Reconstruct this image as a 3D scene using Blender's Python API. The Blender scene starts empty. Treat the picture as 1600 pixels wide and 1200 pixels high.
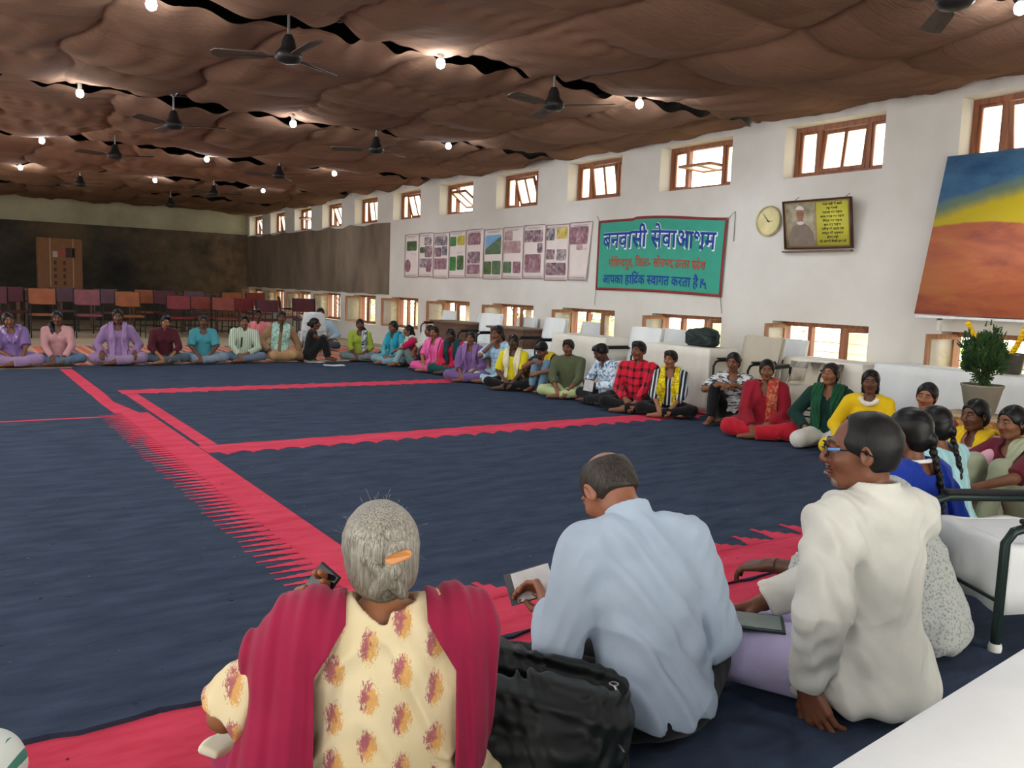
import bpy, bmesh, math, random
import numpy as np
from mathutils import Vector, Matrix, Euler
random.seed(7); RNG = np.random.default_rng(7)
PI = math.pi
SC = bpy.context.scene
COL = SC.collection

# ------------------------------------------------------------------ camera
H = 1.35
cam_data = bpy.data.cameras.new('camera')
cam_data.sensor_width = 36.0
cam_data.lens = 36.0 * 1320.0 / 1600.0
cam_data.clip_start = 0.05
cam_data.clip_end = 300
cam = bpy.data.objects.new('camera', cam_data)
COL.objects.link(cam)
RC = Matrix(((0.829303, 0.032599, -0.557847), (-0.557654, 0.112154, -0.822462), (0.035754, 0.993156, 0.111188)))  # columns = camera axes in the world
RC = RC.to_quaternion().to_matrix()
cam.matrix_world = Matrix.Translation((0, 0, H)) @ RC.to_4x4()
SC.camera = cam

# ------------------------------------------------------------------ world, view
SC.view_settings.view_transform = 'Standard'
SC.view_settings.look = 'None'
SC.view_settings.gamma = 1.0
SC.view_settings.exposure = 0.42
SC.view_settings.use_curve_mapping = False
SC.cycles.use_denoising = True
SC.cycles.max_bounces = 8
SC.cycles.diffuse_bounces = 4
SC.cycles.transparent_max_bounces = 12
SC.cycles.sample_clamp_indirect = 6.0
SC.cycles.caustics_reflective = False
SC.cycles.caustics_refractive = False
world = bpy.data.worlds.new('daylight'); SC.world = world
world.use_nodes = True
wn = world.node_tree.nodes['Background']
wn.inputs[0].default_value = (1.0, 0.97, 0.88, 1)
wn.inputs[1].default_value = 4.5

XR, XL, YB, YF = 8.30, -3.0, 27.74, -3.6       # inner faces of the hall
ZC = 3.58                                      # height of the roof ties the cloth hangs from

def area(name, loc, rot, sx, sy, power, color, portal=False):
    l = bpy.data.lights.new(name, 'AREA'); l.shape = 'RECTANGLE'; l.size = sx; l.size_y = sy
    l.energy = power; l.color = color
    if portal: l.cycles.is_portal = True
    o = bpy.data.objects.new(name, l); o.location = loc; o.rotation_euler = rot
    COL.objects.link(o); return o
# daylight entering through the window rows and the doors behind the camera
area('daylight_window_left', (XL - .02, 7.0, 2.0), (0, -PI/2, 0), 2.2, 19, 380, (1, .98, .93))
area('daylight_door_front', (2.6, YF - .02, 1.6), (PI/2, 0, PI), 6.0, 2.6, 70, (.97, .99, 1))
for k, (z0, z1) in enumerate(((.42, 1.09), (2.76, 3.36))):
    area('window_row_portal', (XR + .42, 11.5, (z0 + z1)/2), (0, PI/2, 0), z1 - z0, 32, 1, (1, 1, 1), True)

BULBS = [(x, y) for y in (3.08, 7.02, 10.92, 15.2, 19.4) for x in (-1.2, 1.38, 3.85, 6.15)] + [(-1.2, -.8), (1.38, -.8), (3.85, -.8)]
BULB_POWER = 30.0

# ------------------------------------------------------------------ helpers
def at(px, py, z=0.0):
    """point of the hall at height z seen at photo pixel (px, py) of 1600x1200"""
    d = RC @ Vector((px - 800, -(py - 600), -1320.0)); t = (z - H)/d.z
    return Vector((0, 0, H)) + d*t
def atX(px, py, x):
    d = RC @ Vector((px - 800, -(py - 600), -1320.0)); return Vector((0, 0, H)) + d*(x/d.x)
def atY(px, py, y):
    d = RC @ Vector((px - 800, -(py - 600), -1320.0)); return Vector((0, 0, H)) + d*(y/d.y)

def tag(o, label=None, cat=None, group=None, kind=None):
    if label: o['label'] = label
    if cat: o['category'] = cat
    if group: o['group'] = group
    if kind: o['kind'] = kind
    return o
def empty(name, loc=(0, 0, 0), rz=0.0, label=None, cat=None, group=None, kind=None, parent=None):
    o = bpy.data.objects.new(name, None); o.empty_display_size = .1
    o.location = loc; o.rotation_euler = (0, 0, rz)
    if parent: o.parent = parent
    COL.objects.link(o); return tag(o, label, cat, group, kind)
def link(name, me, mat=None, parent=None, loc=None):
    if mat is not None:
        for m in (mat if isinstance(mat, (list, tuple)) else [mat]): me.materials.append(m)
    o = bpy.data.objects.new(name, me)
    if parent: o.parent = parent
    if loc is not None: o.location = loc
    COL.objects.link(o); return o
def copy_tree(o, parent=None):
    c = o.copy(); COL.objects.link(c)
    if parent: c.parent = parent
    for ch in [x for x in COL.objects if x.parent == o]:
        copy_tree(ch, c)
    return c

class MB:
    """collects simple solids into one mesh"""
    def __init__(s): s.v = []; s.f = []; s.m = []; s.sm = []; s.mi = 0; s.smooth = False
    def add(s, vs, fs, smooth=None):
        n = len(s.v); s.v += [tuple(v) for v in vs]
        for f in fs:
            s.f.append(tuple(i + n for i in f)); s.m.append(s.mi); s.sm.append(s.smooth if smooth is None else smooth)
    def box(s, x0, x1, y0, y1, z0, z1, M=None):
        vs = [Vector(p) for p in ((x0,y0,z0),(x1,y0,z0),(x1,y1,z0),(x0,y1,z0),(x0,y0,z1),(x1,y0,z1),(x1,y1,z1),(x0,y1,z1))]
        if M: vs = [M @ v for v in vs]
        s.add(vs, [(3,2,1,0),(4,5,6,7),(0,1,5,4),(1,2,6,5),(2,3,7,6),(3,0,4,7)], False)
    def tube(s, pts, r, n=8, closed=False, cap=True):
        pts = [Vector(p) for p in pts]; N = len(pts); rs = r if isinstance(r, (list, tuple)) else [r]*N
        rings = []; up = None
        for i, p in enumerate(pts):
            if closed: t = pts[(i+1) % N] - pts[i-1]
            else: t = pts[min(i+1, N-1)] - pts[max(i-1, 0)]
            t.normalize()
            if up is None: up = t.orthogonal().normalized()
            up = (up - t*up.dot(t))
            up = up.normalized() if up.length > 1e-6 else t.orthogonal().normalized()
            w = t.cross(up)
            rings.append([p + (up*math.cos(a) + w*math.sin(a))*rs[i] for a in [2*PI*j/n for j in range(n)]])
        vs = [v for rg in rings for v in rg]; fs = []
        for i in range(N if closed else N-1):
            a, b = i*n, ((i+1) % N)*n
            for j in range(n): fs.append((a+j, a+(j+1) % n, b+(j+1) % n, b+j))
        s.add(vs, fs, True)
        if cap and not closed:
            s.add(rings[0], [tuple(reversed(range(n)))], False); s.add(rings[-1], [tuple(range(n))], False)
    def lathe(s, prof, n=20, M=None, c=(0, 0, 0)):
        vs = []; c = Vector(c)
        for r, z in prof:
            for j in range(n):
                v = Vector((r*math.cos(2*PI*j/n), r*math.sin(2*PI*j/n), z))
                vs.append((M @ v if M else v) + c)
        fs = [(i*n+j, i*n+(j+1) % n, (i+1)*n+(j+1) % n, (i+1)*n+j) for i in range(len(prof)-1) for j in range(n)]
        s.add(vs, fs, True)
        s.add(vs[:n], [tuple(reversed(range(n)))], False); s.add(vs[-n:], [tuple(range(n))], False)
    def poly(s, pts): s.add(pts, [tuple(range(len(pts)))], False)
    def mesh(s, name):
        me = bpy.data.meshes.new(name); me.from_pydata(s.v, [], s.f)
        me.polygons.foreach_set('material_index', s.m); me.polygons.foreach_set('use_smooth', s.sm)
        me.update(); return me
    def build(s, name, mat, parent=None, loc=None, bevel=0.0):
        o = link(name, s.mesh(name), mat, parent, loc)
        if bevel:
            b = o.modifiers.new('bevel', 'BEVEL'); b.width = bevel; b.segments = 2; b.limit_method = 'ANGLE'
        return o

# ------------------------------------------------------------------ materials
def lin(c):
    """sRGB 0-255 -> linear"""
    return tuple(((x/255)/12.92 if x/255 <= .04045 else ((x/255 + .055)/1.055)**2.4) for x in c) + (1,)
class NT:
    def __init__(s, name):
        s.m = bpy.data.materials.new(name); s.m.use_nodes = True; s.t = s.m.node_tree
        s.p = s.t.nodes['Principled BSDF']; s.out = s.t.nodes['Material Output']
        s._tc = None
    def n(s, typ, **kw):
        nd = s.t.nodes.new(typ)
        for k, v in kw.items(): setattr(nd, k, v)
        return nd
    def l(s, a, b): s.t.links.new(a, b)
    def set(s, sock, val):
        if hasattr(val, 'is_output') or isinstance(val, bpy.types.NodeSocket): s.l(val, sock)
        else: sock.default_value = val
    @property
    def obj(s):
        if s._tc is None: s._tc = s.n('ShaderNodeTexCoord')
        return s._tc.outputs['Object']
    def mapping(s, scale=(1, 1, 1), loc=(0, 0, 0), rot=(0, 0, 0), src=None):
        m = s.n('ShaderNodeMapping'); s.l(src or s.obj, m.inputs[0])
        m.inputs['Scale'].default_value = scale; m.inputs['Location'].default_value = loc; m.inputs['Rotation'].default_value = rot
        return m.outputs[0]
    def noise(s, scale=5, detail=4, rough=.55, src=None, dist=0.0):
        t = s.n('ShaderNodeTexNoise'); s.l(src or s.obj, t.inputs['Vector'])
        t.inputs['Scale'].default_value = scale; t.inputs['Detail'].default_value = detail
        t.inputs['Roughness'].default_value = rough; t.inputs['Distortion'].default_value = dist
        return t.outputs['Fac']
    def ramp(s, fac, stops, interp='LINEAR'):
        r = s.n('ShaderNodeValToRGB'); s.l(fac, r.inputs[0]); e = r.color_ramp; e.interpolation = interp
        while len(e.elements) < len(stops): e.elements.new(.5)
        for el, (p, c) in zip(e.elements, stops): el.position = p; el.color = c if len(c) == 4 else tuple(c) + (1,)
        return r.outputs[0]
    def math(s, op, a, b=0.0, c=None):
        m = s.n('ShaderNodeMath', operation=op); s.set(m.inputs[0], a); s.set(m.inputs[1], b)
        if c is not None: s.set(m.inputs[2], c)
        return m.outputs[0]
    def mix(s, fac, a, b, typ='MIX'):
        m = s.n('ShaderNodeMix', data_type='RGBA', blend_type=typ); s.set(m.inputs[0], fac); s.set(m.inputs[6], a); s.set(m.inputs[7], b)
        return m.outputs[2]
    def sep(s, src=None):
        x = s.n('ShaderNodeSeparateXYZ'); s.l(src or s.obj, x.inputs[0]); return x.outputs
    def bump(s, h, strength=.3, dist=.01):
        b = s.n('ShaderNodeBump'); s.l(h, b.inputs['Height']); b.inputs['Strength'].default_value = strength; b.inputs['Distance'].default_value = dist
        s.l(b.outputs[0], s.p.inputs['Normal'])
    def base(s, c): s.set(s.p.inputs['Base Color'], c)
    def rough(s, r): s.set(s.p.inputs['Roughness'], r)
_MC = {}
def plain(name, rgb, rough=.7, metal=0.0, var=.12, scale=9, bump=0.0, spec=.3):
    """one colour with slight tonal wear; rgb is sRGB 0-255"""
    key = (name, tuple(rgb), rough, metal)
    if key in _MC: return _MC[key]
    t = NT(name); c = lin(rgb); d = tuple(x*(1-var) for x in c[:3]) + (1,); b = tuple(min(1, x*(1+var)) for x in c[:3]) + (1,)
    f = t.noise(scale, 3); t.base(t.ramp(f, [(.3, d), (.7, b)])); t.rough(rough)
    t.p.inputs['Metallic'].default_value = metal; t.p.inputs['Specular IOR Level'].default_value = spec
    if bump: t.bump(t.noise(scale*6, 4), bump, .004)
    _MC[key] = t.m; return t.m
# ================================================================== the hall itself
def mat_wall():
    t = NT('white_plaster'); p = t.obj
    s = t.sep(p)
    n1 = t.noise(.9, 5); n2 = t.noise(14, 5, .65)
    c = t.ramp(n1, [(.3, lin((205, 200, 192))), (.7, lin((222, 219, 213)))])
    c = t.mix(t.math('MULTIPLY', t.ramp(n2, [(.62, (0, 0, 0)), (.8, (1, 1, 1))]), .12), c, lin((150, 145, 138)))
    # blotchy darker tone toward the top, where the cloth meets the plaster
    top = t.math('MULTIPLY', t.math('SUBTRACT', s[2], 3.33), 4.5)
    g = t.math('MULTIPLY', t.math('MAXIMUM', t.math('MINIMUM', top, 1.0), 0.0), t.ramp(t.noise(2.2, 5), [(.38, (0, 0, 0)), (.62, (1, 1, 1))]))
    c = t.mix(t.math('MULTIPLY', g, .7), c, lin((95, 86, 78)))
    t.base(c); t.rough(.85); t.bump(t.noise(30, 4), .12, .01); return t.m
M_WALL = mat_wall()
def mat_cement(name, a, b, c, sc=1.2):
    t = NT(name); m = t.mapping((1, 1, .45))
    n = t.noise(sc, 6, .6, m); f = t.noise(sc*7, 4, .6)
    col = t.ramp(n, [(.3, lin(a)), (.5, lin(b)), (.72, lin(c))])
    t.base(t.mix(t.math('MULTIPLY', f, .25), col, lin(a))); t.rough(.9); t.bump(f, .15, .01); return t.m
M_BOARD = mat_cement('raw_cement_panel', (98, 84, 70), (124, 108, 92), (142, 126, 108))
def mat_dado():
    t = NT('stained_dark_dado'); s = t.sep()
    n = t.noise(.55, 6, .62, t.mapping((1, 1, 1.3)))
    col = t.ramp(n, [(.32, lin((34, 34, 34))), (.45, lin((52, 50, 46))), (.55, lin((74, 66, 54))), (.7, lin((104, 84, 62)))])
    # the right end of the wall has lost its paint and shows brown render
    f = t.math('ADD', t.math('MULTIPLY', t.math('SUBTRACT', s[0], 4.6), .28), t.math('MULTIPLY', t.math('SUBTRACT', t.noise(1.1, 5), .5), 1.6))
    f = t.math('MAXIMUM', t.math('MINIMUM', f, 1.0), 0.0)
    b = t.ramp(t.noise(1.6, 6, .65), [(.33, lin((60, 54, 46))), (.5, lin((112, 92, 70))), (.66, lin((140, 116, 88)))])
    t.base(t.mix(f, col, b)); t.rough(.85); t.bump(t.noise(8, 5), .15, .02); return t.m
M_DADO = mat_dado()
def mat_cream():
    t = NT('old_cream_distemper')
    c = t.ramp(t.noise(.8, 6, .6), [(.3, lin((150, 143, 118))), (.7, lin((186, 180, 152)))]); t.base(c); t.rough(.9); return t.m
M_CREAM = mat_cream()
def mat_floor():
    t = NT('worn_cement_floor')
    c = t.ramp(t.noise(.9, 6, .6), [(.3, lin((150, 132, 108))), (.7, lin((188, 168, 140)))])
    t.base(c); t.rough(.6); t.bump(t.noise(25, 4), .05, .01); return t.m
M_FLOOR = mat_floor()
def mat_wood(name, a, b, rough=.5, sc=1.0, axis=2):
    t = NT(name); scl = [14*sc]*3; scl[axis] = 1.2*sc
    n = t.noise(1.6, 6, .6, t.mapping(tuple(scl)), .8)
    t.base(t.ramp(n, [(.3, lin(a)), (.7, lin(b))])); t.rough(rough); t.bump(n, .1, .003); return t.m
M_FRAME = mat_wood('varnished_window_wood', (104, 58, 36), (158, 98, 66))
M_SHUT = mat_wood('weathered_shutter_wood', (120, 76, 50), (176, 122, 86))
M_DESK = mat_wood('dark_desk_veneer', (84, 58, 44), (120, 88, 68), .45, 1, 1)
M_OAK = mat_wood('yellow_cabinet_wood', (170, 118, 44), (206, 152, 66), .45, 1, 0)
def mat_glass():
    t = NT('dusty_window_glass')
    tr = t.n('ShaderNodeBsdfTransparent'); tr.inputs[0].default_value = (1, .985, .92, 1)
    df = t.n('ShaderNodeBsdfTranslucent'); df.inputs[0].default_value = (1, .97, .88, 1)
    gl = t.n('ShaderNodeBsdfGlossy'); gl.inputs['Roughness'].default_value = .12
    a = t.n('ShaderNodeMixShader'); b = t.n('ShaderNodeMixShader')
    fac = t.ramp(t.noise(3, 4), [(.3, (.25,)*3), (.7, (.42,)*3)])
    t.l(fac, a.inputs[0]); t.l(tr.outputs[0], a.inputs[1]); t.l(df.outputs[0], a.inputs[2])
    b.inputs[0].default_value = .05; t.l(a.outputs[0], b.inputs[1]); t.l(gl.outputs[0], b.inputs[2])
    t.l(b.outputs[0], t.out.inputs[0]); return t.m
M_GLASS = mat_glass()
M_IRON = plain('black_iron', (28, 28, 30), .5, .6)
M_STEEL = plain('steel', (170, 170, 172), .3, 1.0)

WIN_Y = [5.42 + 2.085*(k) for k in range(-4, 11)]      # right-hand edge of each opening, one per bay
WW = 1.28
# ---- right wall, opened for two rows of windows
def wall_with_holes(name, x0, x1, ya, yb, za, zb, holes, mat):
    """x0 inner face, x1 outer face; holes = (y0, y1, z0, z1)"""
    ys = sorted({ya, yb} | {h[0] for h in holes} | {h[1] for h in holes}); zs = sorted({za, zb} | {h[2] for h in holes} | {h[3] for h in holes})
    m = MB()
    def inh(y, z): return any(h[0] < y < h[1] and h[2] < z < h[3] for h in holes)
    s = 1 if x1 > x0 else -1
    for i in range(len(ys)-1):
        for j in range(len(zs)-1):
            if inh((ys[i]+ys[i+1])/2, (zs[j]+zs[j+1])/2): continue
            for x, fl in ((x0, 1), (x1, -1)):
                q = [(x, ys[i], zs[j]), (x, ys[i], zs[j+1]), (x, ys[i+1], zs[j+1]), (x, ys[i+1], zs[j])]
                m.poly(q if fl*s > 0 else q[::-1])
    for h in holes:
        y0, y1, z0, z1 = h
        for q in ([(x0,y0,z0),(x1,y0,z0),(x1,y0,z1),(x0,y0,z1)], [(x0,y1,z0),(x0,y1,z1),(x1,y1,z1),(x1,y1,z0)],
                  [(x0,y0,z0),(x0,y1,z0),(x1,y1,z0),(x1,y0,z0)], [(x0,y0,z1),(x1,y0,z1),(x1,y1,z1),(x0,y1,z1)]):
            m.poly(q if s > 0 else q[::-1])
    for q in ([(x0,ya,zb),(x1,ya,zb),(x1,yb,zb),(x0,yb,zb)], [(x0,ya,za),(x0,ya,zb),(x1,ya,zb),(x1,ya,za)][::-1], [(x0,yb,za),(x1,yb,za),(x1,yb,zb),(x0,yb,zb)]):
        m.poly(q)
    o = m.build(name, mat); return tag(o, kind='structure')
holes = []
for y in WIN_Y:
    if y + WW < YB: holes += [(y, y+WW, .42, 1.09), (y, y+WW, 2.76, 3.36)]
wall_with_holes('wall_right', XR, XR+.36, YF, YB, 0, 4.3, holes, M_WALL)
lholes = [(y, y+1.5, .9, 2.9) for y in np.arange(-1.5, 24, 3.4)]
wall_with_holes('wall_left', XL, XL-.3, YF, YB, 0, 4.3, lholes, M_WALL)
fm = MB(); fm.box(XL-.3, -.4, YF-.3, YF, 0, 4.3); fm.box(5.6, XR+.36, YF-.3, YF, 0, 4.3); fm.box(-.4, 5.6, YF-.3, YF, 2.9, 4.3)
tag(fm.build('wall_front', M_WALL), kind='structure')
bm_ = MB(); bm_.box(XL-.3, XR+.36, YB, YB+.3, 0, 2.79); tag(bm_.build('wall_back', M_DADO), kind='structure')
bm_ = MB(); bm_.box(XL-.3, XR+.36, YB+.012, YB+.3, 2.79, 4.3); tag(bm_.build('trim_1', M_CREAM), kind='structure')
b = MB(); b.box(XL-.3, XR+.36, YF-.3, YB+.3, -.2, 0); tag(b.build('floor', M_FLOOR), kind='structure')
b = MB(); b.box(XL-.3, XR+.36, YF-.3, YB+.3, 4.3, 4.5); tag(b.build('ceiling', plain('dark_roof', (48, 44, 42), .9)), kind='structure')  # one dark tone for the whole roof above the cloth
# rough cement band between the two window rows at the far end
b = MB(); N = 24
ys = [17.25 + (YB-17.25)*i/N for i in range(N+1)]
top = [2.72 + .025*math.sin(i*1.7) + .02*math.sin(i*4.1) for i in range(N+1)]; bot = [1.135 + .012*math.sin(i*2.3) for i in range(N+1)]
for i in range(N):
    x = XR - .025
    v = [(x, ys[i], bot[i]), (x, ys[i+1], bot[i+1]), (x, ys[i+1], top[i+1]), (x, ys[i], top[i]),
         (XR, ys[i], bot[i]), (XR, ys[i+1], bot[i+1]), (XR, ys[i+1], top[i+1]), (XR, ys[i], top[i])]
    b.add(v, [(3,2,1,0), (0,1,5,4), (2,3,7,6), (3,0,4,7), (1,2,6,5)])
tag(b.build('trim_2', M_BOARD), kind='structure')

# ---- windows
def pane(p, y0, y1, z0, z1, x, nm='pane'):
    m = MB(); m.box(x-.003, x+.003, y0, y1, z0, z1); return m.build(nm, M_GLASS, p)
def frame_ring(m, y0, y1, z0, z1, x, w=.05, d=.03, M=None):
    m.box(x-d, x+d, y0, y1, z0, z0+w, M); m.box(x-d, x+d, y0, y1, z1-w, z1, M)
    m.box(x-d, x+d, y0, y0+w, z0+w, z1-w, M); m.box(x-d, x+d, y1-w, y1, z0+w, z1-w, M)
tilts = {0: -6, 1: 88, 2: 10, 3: 18, 4: 55, 5: 16, 6: 8, 7: 22, 8: 80, 9: 12, 10: 20}
wn_i = 0
for k, y in enumerate(WIN_Y):
    if y + WW >= YB: continue
    wi = k - 4
    for row, (z0, z1) in enumerate(((2.76, 3.36), (.42, 1.09))):
        wn_i += 1
        r = empty('window_%d' % wn_i, (XR+.24, y, z0), kind='structure')
        h = z1 - z0
        fr = MB(); frame_ring(fr, 0, WW, 0, h, 0, .055, .04)
        a, c = WW*.25, WW*.75
        if row == 0:
            for q in (a, c): fr.box(-.035, .035, q-.025, q+.025, .05, h-.05)
            frame_ring(fr, .055, a-.02, .05, h-.05, 0, .03, .02); frame_ring(fr, c+.02, WW-.055, .05, h-.05, 0, .03, .02)
            fr.build('window_frame', M_FRAME, r)
            pane(r, .08, a-.04, .08, h-.08, 0); pane(r, c+.04, WW-.08, .08, h-.08, 0)
            # centre-pivoted sash
            sa = MB(); frame_ring(sa, a+.03, c-.03, -h/2+.06, h/2-.06, 0, .04, .016); sa.box(-.014, .014, WW/2-.018, WW/2+.018, -h/2+.08, h/2-.08)
            so = sa.build('sash', M_FRAME if wi != 1 else M_SHUT, r, (0, 0, h/2))
            pane(so, a+.06, c-.06, -h/2+.09, h/2-.09, 0)
            so.rotation_euler = (0, math.radians(-tilts.get(wi, 10)), 0)
        else:
            for q in (WW*.36, WW*.70): fr.box(-.035, .035, q-.025, q+.025, .05, h-.05)
            for q in range(1, 6): fr.tube([(.06, .05, q*h/6), (.06, WW-.05, q*h/6)], .004, 6)
            fr.build('window_frame', M_FRAME, r)
            # casements swung into the room
            for side, cw, ang in ((1, WW*.34, 84 + (wi*37 % 17)), (0, WW*.30, 70 + (wi*23 % 30))):
                if wi in (5, 7, 9) and side == 0: ang = 8
                ca = MB()
                if side: frame_ring(ca, -cw, 0, .03, h-.03, 0, .05, .016)
                else: frame_ring(ca, 0, cw, .03, h-.03, 0, .05, .016)
                co = ca.build('casement', M_SHUT, r, (-.045, WW-.05 if side else .05, 0))
                if side: pane(co, -cw+.05, -.05, .08, h-.08, 0)
                else: pane(co, .05, cw-.05, .08, h-.08, 0)
                co.rotation_euler = (0, 0, math.radians(-ang if side else ang))
            pane(r, .05, WW*.36, .05, h-.05, .02) if wi in (5, 6, 8) else None
for k, h in enumerate(lholes):
    wn_i += 1
    r = empty('window_%d' % wn_i, (XL-.15, h[0], h[2]), kind='structure')
    fr = MB(); frame_ring(fr, 0, 1.5, 0, 2.0, 0, .06, .04); fr.box(-.03, .03, .72, .78, .05, 1.95); fr.build('window_frame', M_FRAME, r)

# ---- slack brown cloth lining under the roof, hung bay by bay from the ties
TIES = [-.9, 3.1, 7.12, 11.1, 15.3, 19.4, 23.5]
def mat_ceiling_cloth():
    t = NT('brown_ceiling_cloth')
    pl = t.ramp(t.noise(.45, 5, .6), [(.3, lin((118, 88, 71))), (.7, lin((156, 120, 97)))])
    st = t.noise(2.2, 5, .6); pl = t.mix(t.math('MULTIPLY', st, .45), pl, lin((96, 78, 68)))
    ck = t.n('ShaderNodeTexChecker'); ck.inputs['Scale'].default_value = 1.0
    ck.inputs[1].default_value = (1, 1, 1, 1); ck.inputs[2].default_value = (.84, .84, .84, 1)
    t.l(t.mapping((.769, .75, 0)), ck.inputs['Vector'])
    pl = t.mix(.8, pl, ck.outputs[0], 'MULTIPLY')
    t.base(pl); t.rough(1.0); t.p.inputs['Specular IOR Level'].default_value = .05; t.p.inputs['Sheen Weight'].default_value = .0
    t.bump(t.noise(5, 5, .6, t.mapping((.7, 3, 1)), 1.0), .35, .05); return t.m
M_CLOTHC = mat_ceiling_cloth()
edges = [YF] + TIES + [YB]
for bi in range(len(edges)-1):
    ya, yb = edges[bi] + (.10 if bi else 0), edges[bi+1] - (.02 if bi < len(edges)-2 else 0)
    nx, ny = 430, max(24, int((yb-ya)*26))
    X = np.linspace(XL, XR-.01, nx); Y = np.linspace(ya, yb, ny)
    gx, gy = np.meshgrid(X, Y, indexing='ij')
    v = (gy-ya)/(yb-ya)
    rows = max(1, round((yb-ya)/1.33)); ph = bi*.37
    wx = gx + .10*np.sin(gy*1.9+bi) + .06*np.sin(gy*4.3+2*bi)
    wy = v*rows + .05*np.sin(gx*2.1+bi*2)
    su = np.abs(np.sin(PI*(wx/1.30+ph))); sv = np.abs(np.sin(PI*wy)); crease = su**.42; cross = sv**.5
    pill = crease*(.55+.45*cross)
    big = np.sin(PI*v)**.8
    z = ZC - .02 - .15*pill*(.8+.35*np.sin(gx*1.3+bi*1.7)*np.sin(gy*.9)) - .05*cross*(.5+.5*np.sin(gx*.8+bi)) - .05*big*(1+.25*np.sin(gx*.9+bi))
    gate = np.clip(.5+np.sin(gx*.9+gy*.6+bi*1.3), 0, 1)
    z += .016*np.sin(gy*23+3*np.sin(gx*2.7+bi))*np.exp(-su*2.6)*gate + .013*np.sin(gx*27+2.5*np.sin(gy*2.3))*np.exp(-sv*2.8)*np.clip(.5+np.sin(gx*1.1-gy*.8+bi), 0, 1)
    z += .006*np.sin(13*(gx+gy)+4*np.sin(gx*1.7))*np.clip(np.sin(gx*.6+gy*1.1+2*bi), 0, 1)
    # hem scallops and gathers by the ties
    near = np.exp(-((1-v)*(yb-ya))/.35)
    z += near*.035*np.sin(gx*9+2*np.sin(gx*2.3)) ; near0 = np.exp(-(v*(yb-ya))/.3)
    z += near0*(.03*np.sin(gx*13+bi) - .03*np.abs(np.sin(gx*1.9)))
    z += .010*np.sin(gx*17+3*np.sin(gy*2))*np.clip(np.sin(gy*1.1+gx*.7+bi), 0, 1)
    gy2 = gy + near0*.04*np.sin(gx*2.7+bi) - near*.04*np.sin(gx*3.1)
    wallpull = np.exp(-(XR-gx)/.25); z += wallpull*(.03 + .03*np.sin(gy*5)) - .02*wallpull
    V = np.stack([gx, gy2, z], -1).reshape(-1, 3)
    idx = np.arange(nx*ny).reshape(nx, ny)
    q = np.stack([idx[:-1, :-1], idx[:-1, 1:], idx[1:, 1:], idx[1:, :-1]], -1).reshape(-1, 4)
    me = bpy.data.meshes.new('ceiling_cloth'); me.from_pydata(V.tolist(), [], q.tolist()); me.polygons.foreach_set('use_smooth', [True]*len(q)); me.update()
    o = link('ceiling_cloth', me, M_CLOTHC)
    place = ['behind the camera', 'over the near end of the hall', 'over the blue shirted man, before the nearest string of bulbs', 'between the nearest and second lines of ceiling fans', 'between the second and third lines of fans',
             'between the third and fourth lines of fans', 'over the stacked chairs', 'meeting the cream back wall'][min(bi, 7)]
    tag(o, 'brown sagging cloth ceiling panel ' + place, 'ceiling cloth', 'cloth panels under the roof')
    if bi < len(TIES):
        m = MB(); m.box(XL, XR, TIES[bi]-.0, TIES[bi]+.13, ZC+.03, ZC+.16); m.mi = 0
        tie = m.build('trim_%d' % (3+bi), plain('dark_tie_beam', (38, 44, 44), .8)); tag(tie, kind='structure')

# ---- ground and greenery outside the right wall
b = MB(); b.box(XR+.37, 40, -15, 45, -.6, -.4)
tag(b.build('ground', plain('dry_garden_ground', (176, 168, 130), .95), None), kind='structure')
# ================================================================== Devanagari lettering (built-in font), shaped by hand
_TOK = {}
def _glyph(s, bold):
    """triangulated glyph run -> (verts 2D list, faces, xmin, xmax)"""
    k = (s, bold)
    if k in _TOK: return _TOK[k]
    c = bpy.data.curves.new('g', 'FONT'); c.body = s; c.size = 1; c.offset = bold; c.resolution_u = 3
    o = bpy.data.objects.new('g', c); COL.objects.link(o); bpy.context.view_layer.update()
    dg = bpy.context.evaluated_depsgraph_get(); me = bpy.data.meshes.new_from_object(o.evaluated_get(dg))
    vs = [v.co.copy() for v in me.vertices]; fs = [tuple(p.vertices) for p in me.polygons]
    bpy.data.meshes.remove(me); bpy.data.objects.remove(o); bpy.data.curves.remove(c)
    if not vs: _TOK[k] = ([], [], 0, .28); return _TOK[k]
    x0 = min(v.x for v in vs); x1 = max(v.x for v in vs)
    _TOK[k] = ([(v.x, v.y) for v in vs], fs, x0, x1); return _TOK[k]
def _clip(vs, fs, xc):
    bmx = bmesh.new(); vv = [bmx.verts.new((x, y, 0)) for x, y in vs]
    for f in fs:
        try: bmx.faces.new([vv[i] for i in f])
        except ValueError: pass
    bmesh.ops.bisect_plane(bmx, geom=bmx.verts[:] + bmx.edges[:] + bmx.faces[:], plane_co=(xc, 0, 0), plane_no=(1, 0, 0), clear_outer=True)
    bmx.verts.index_update(); out = ([(v.co.x, v.co.y) for v in bmx.verts], [tuple(v.index for v in f.verts) for f in bmx.faces]); bmx.free(); return out
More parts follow.
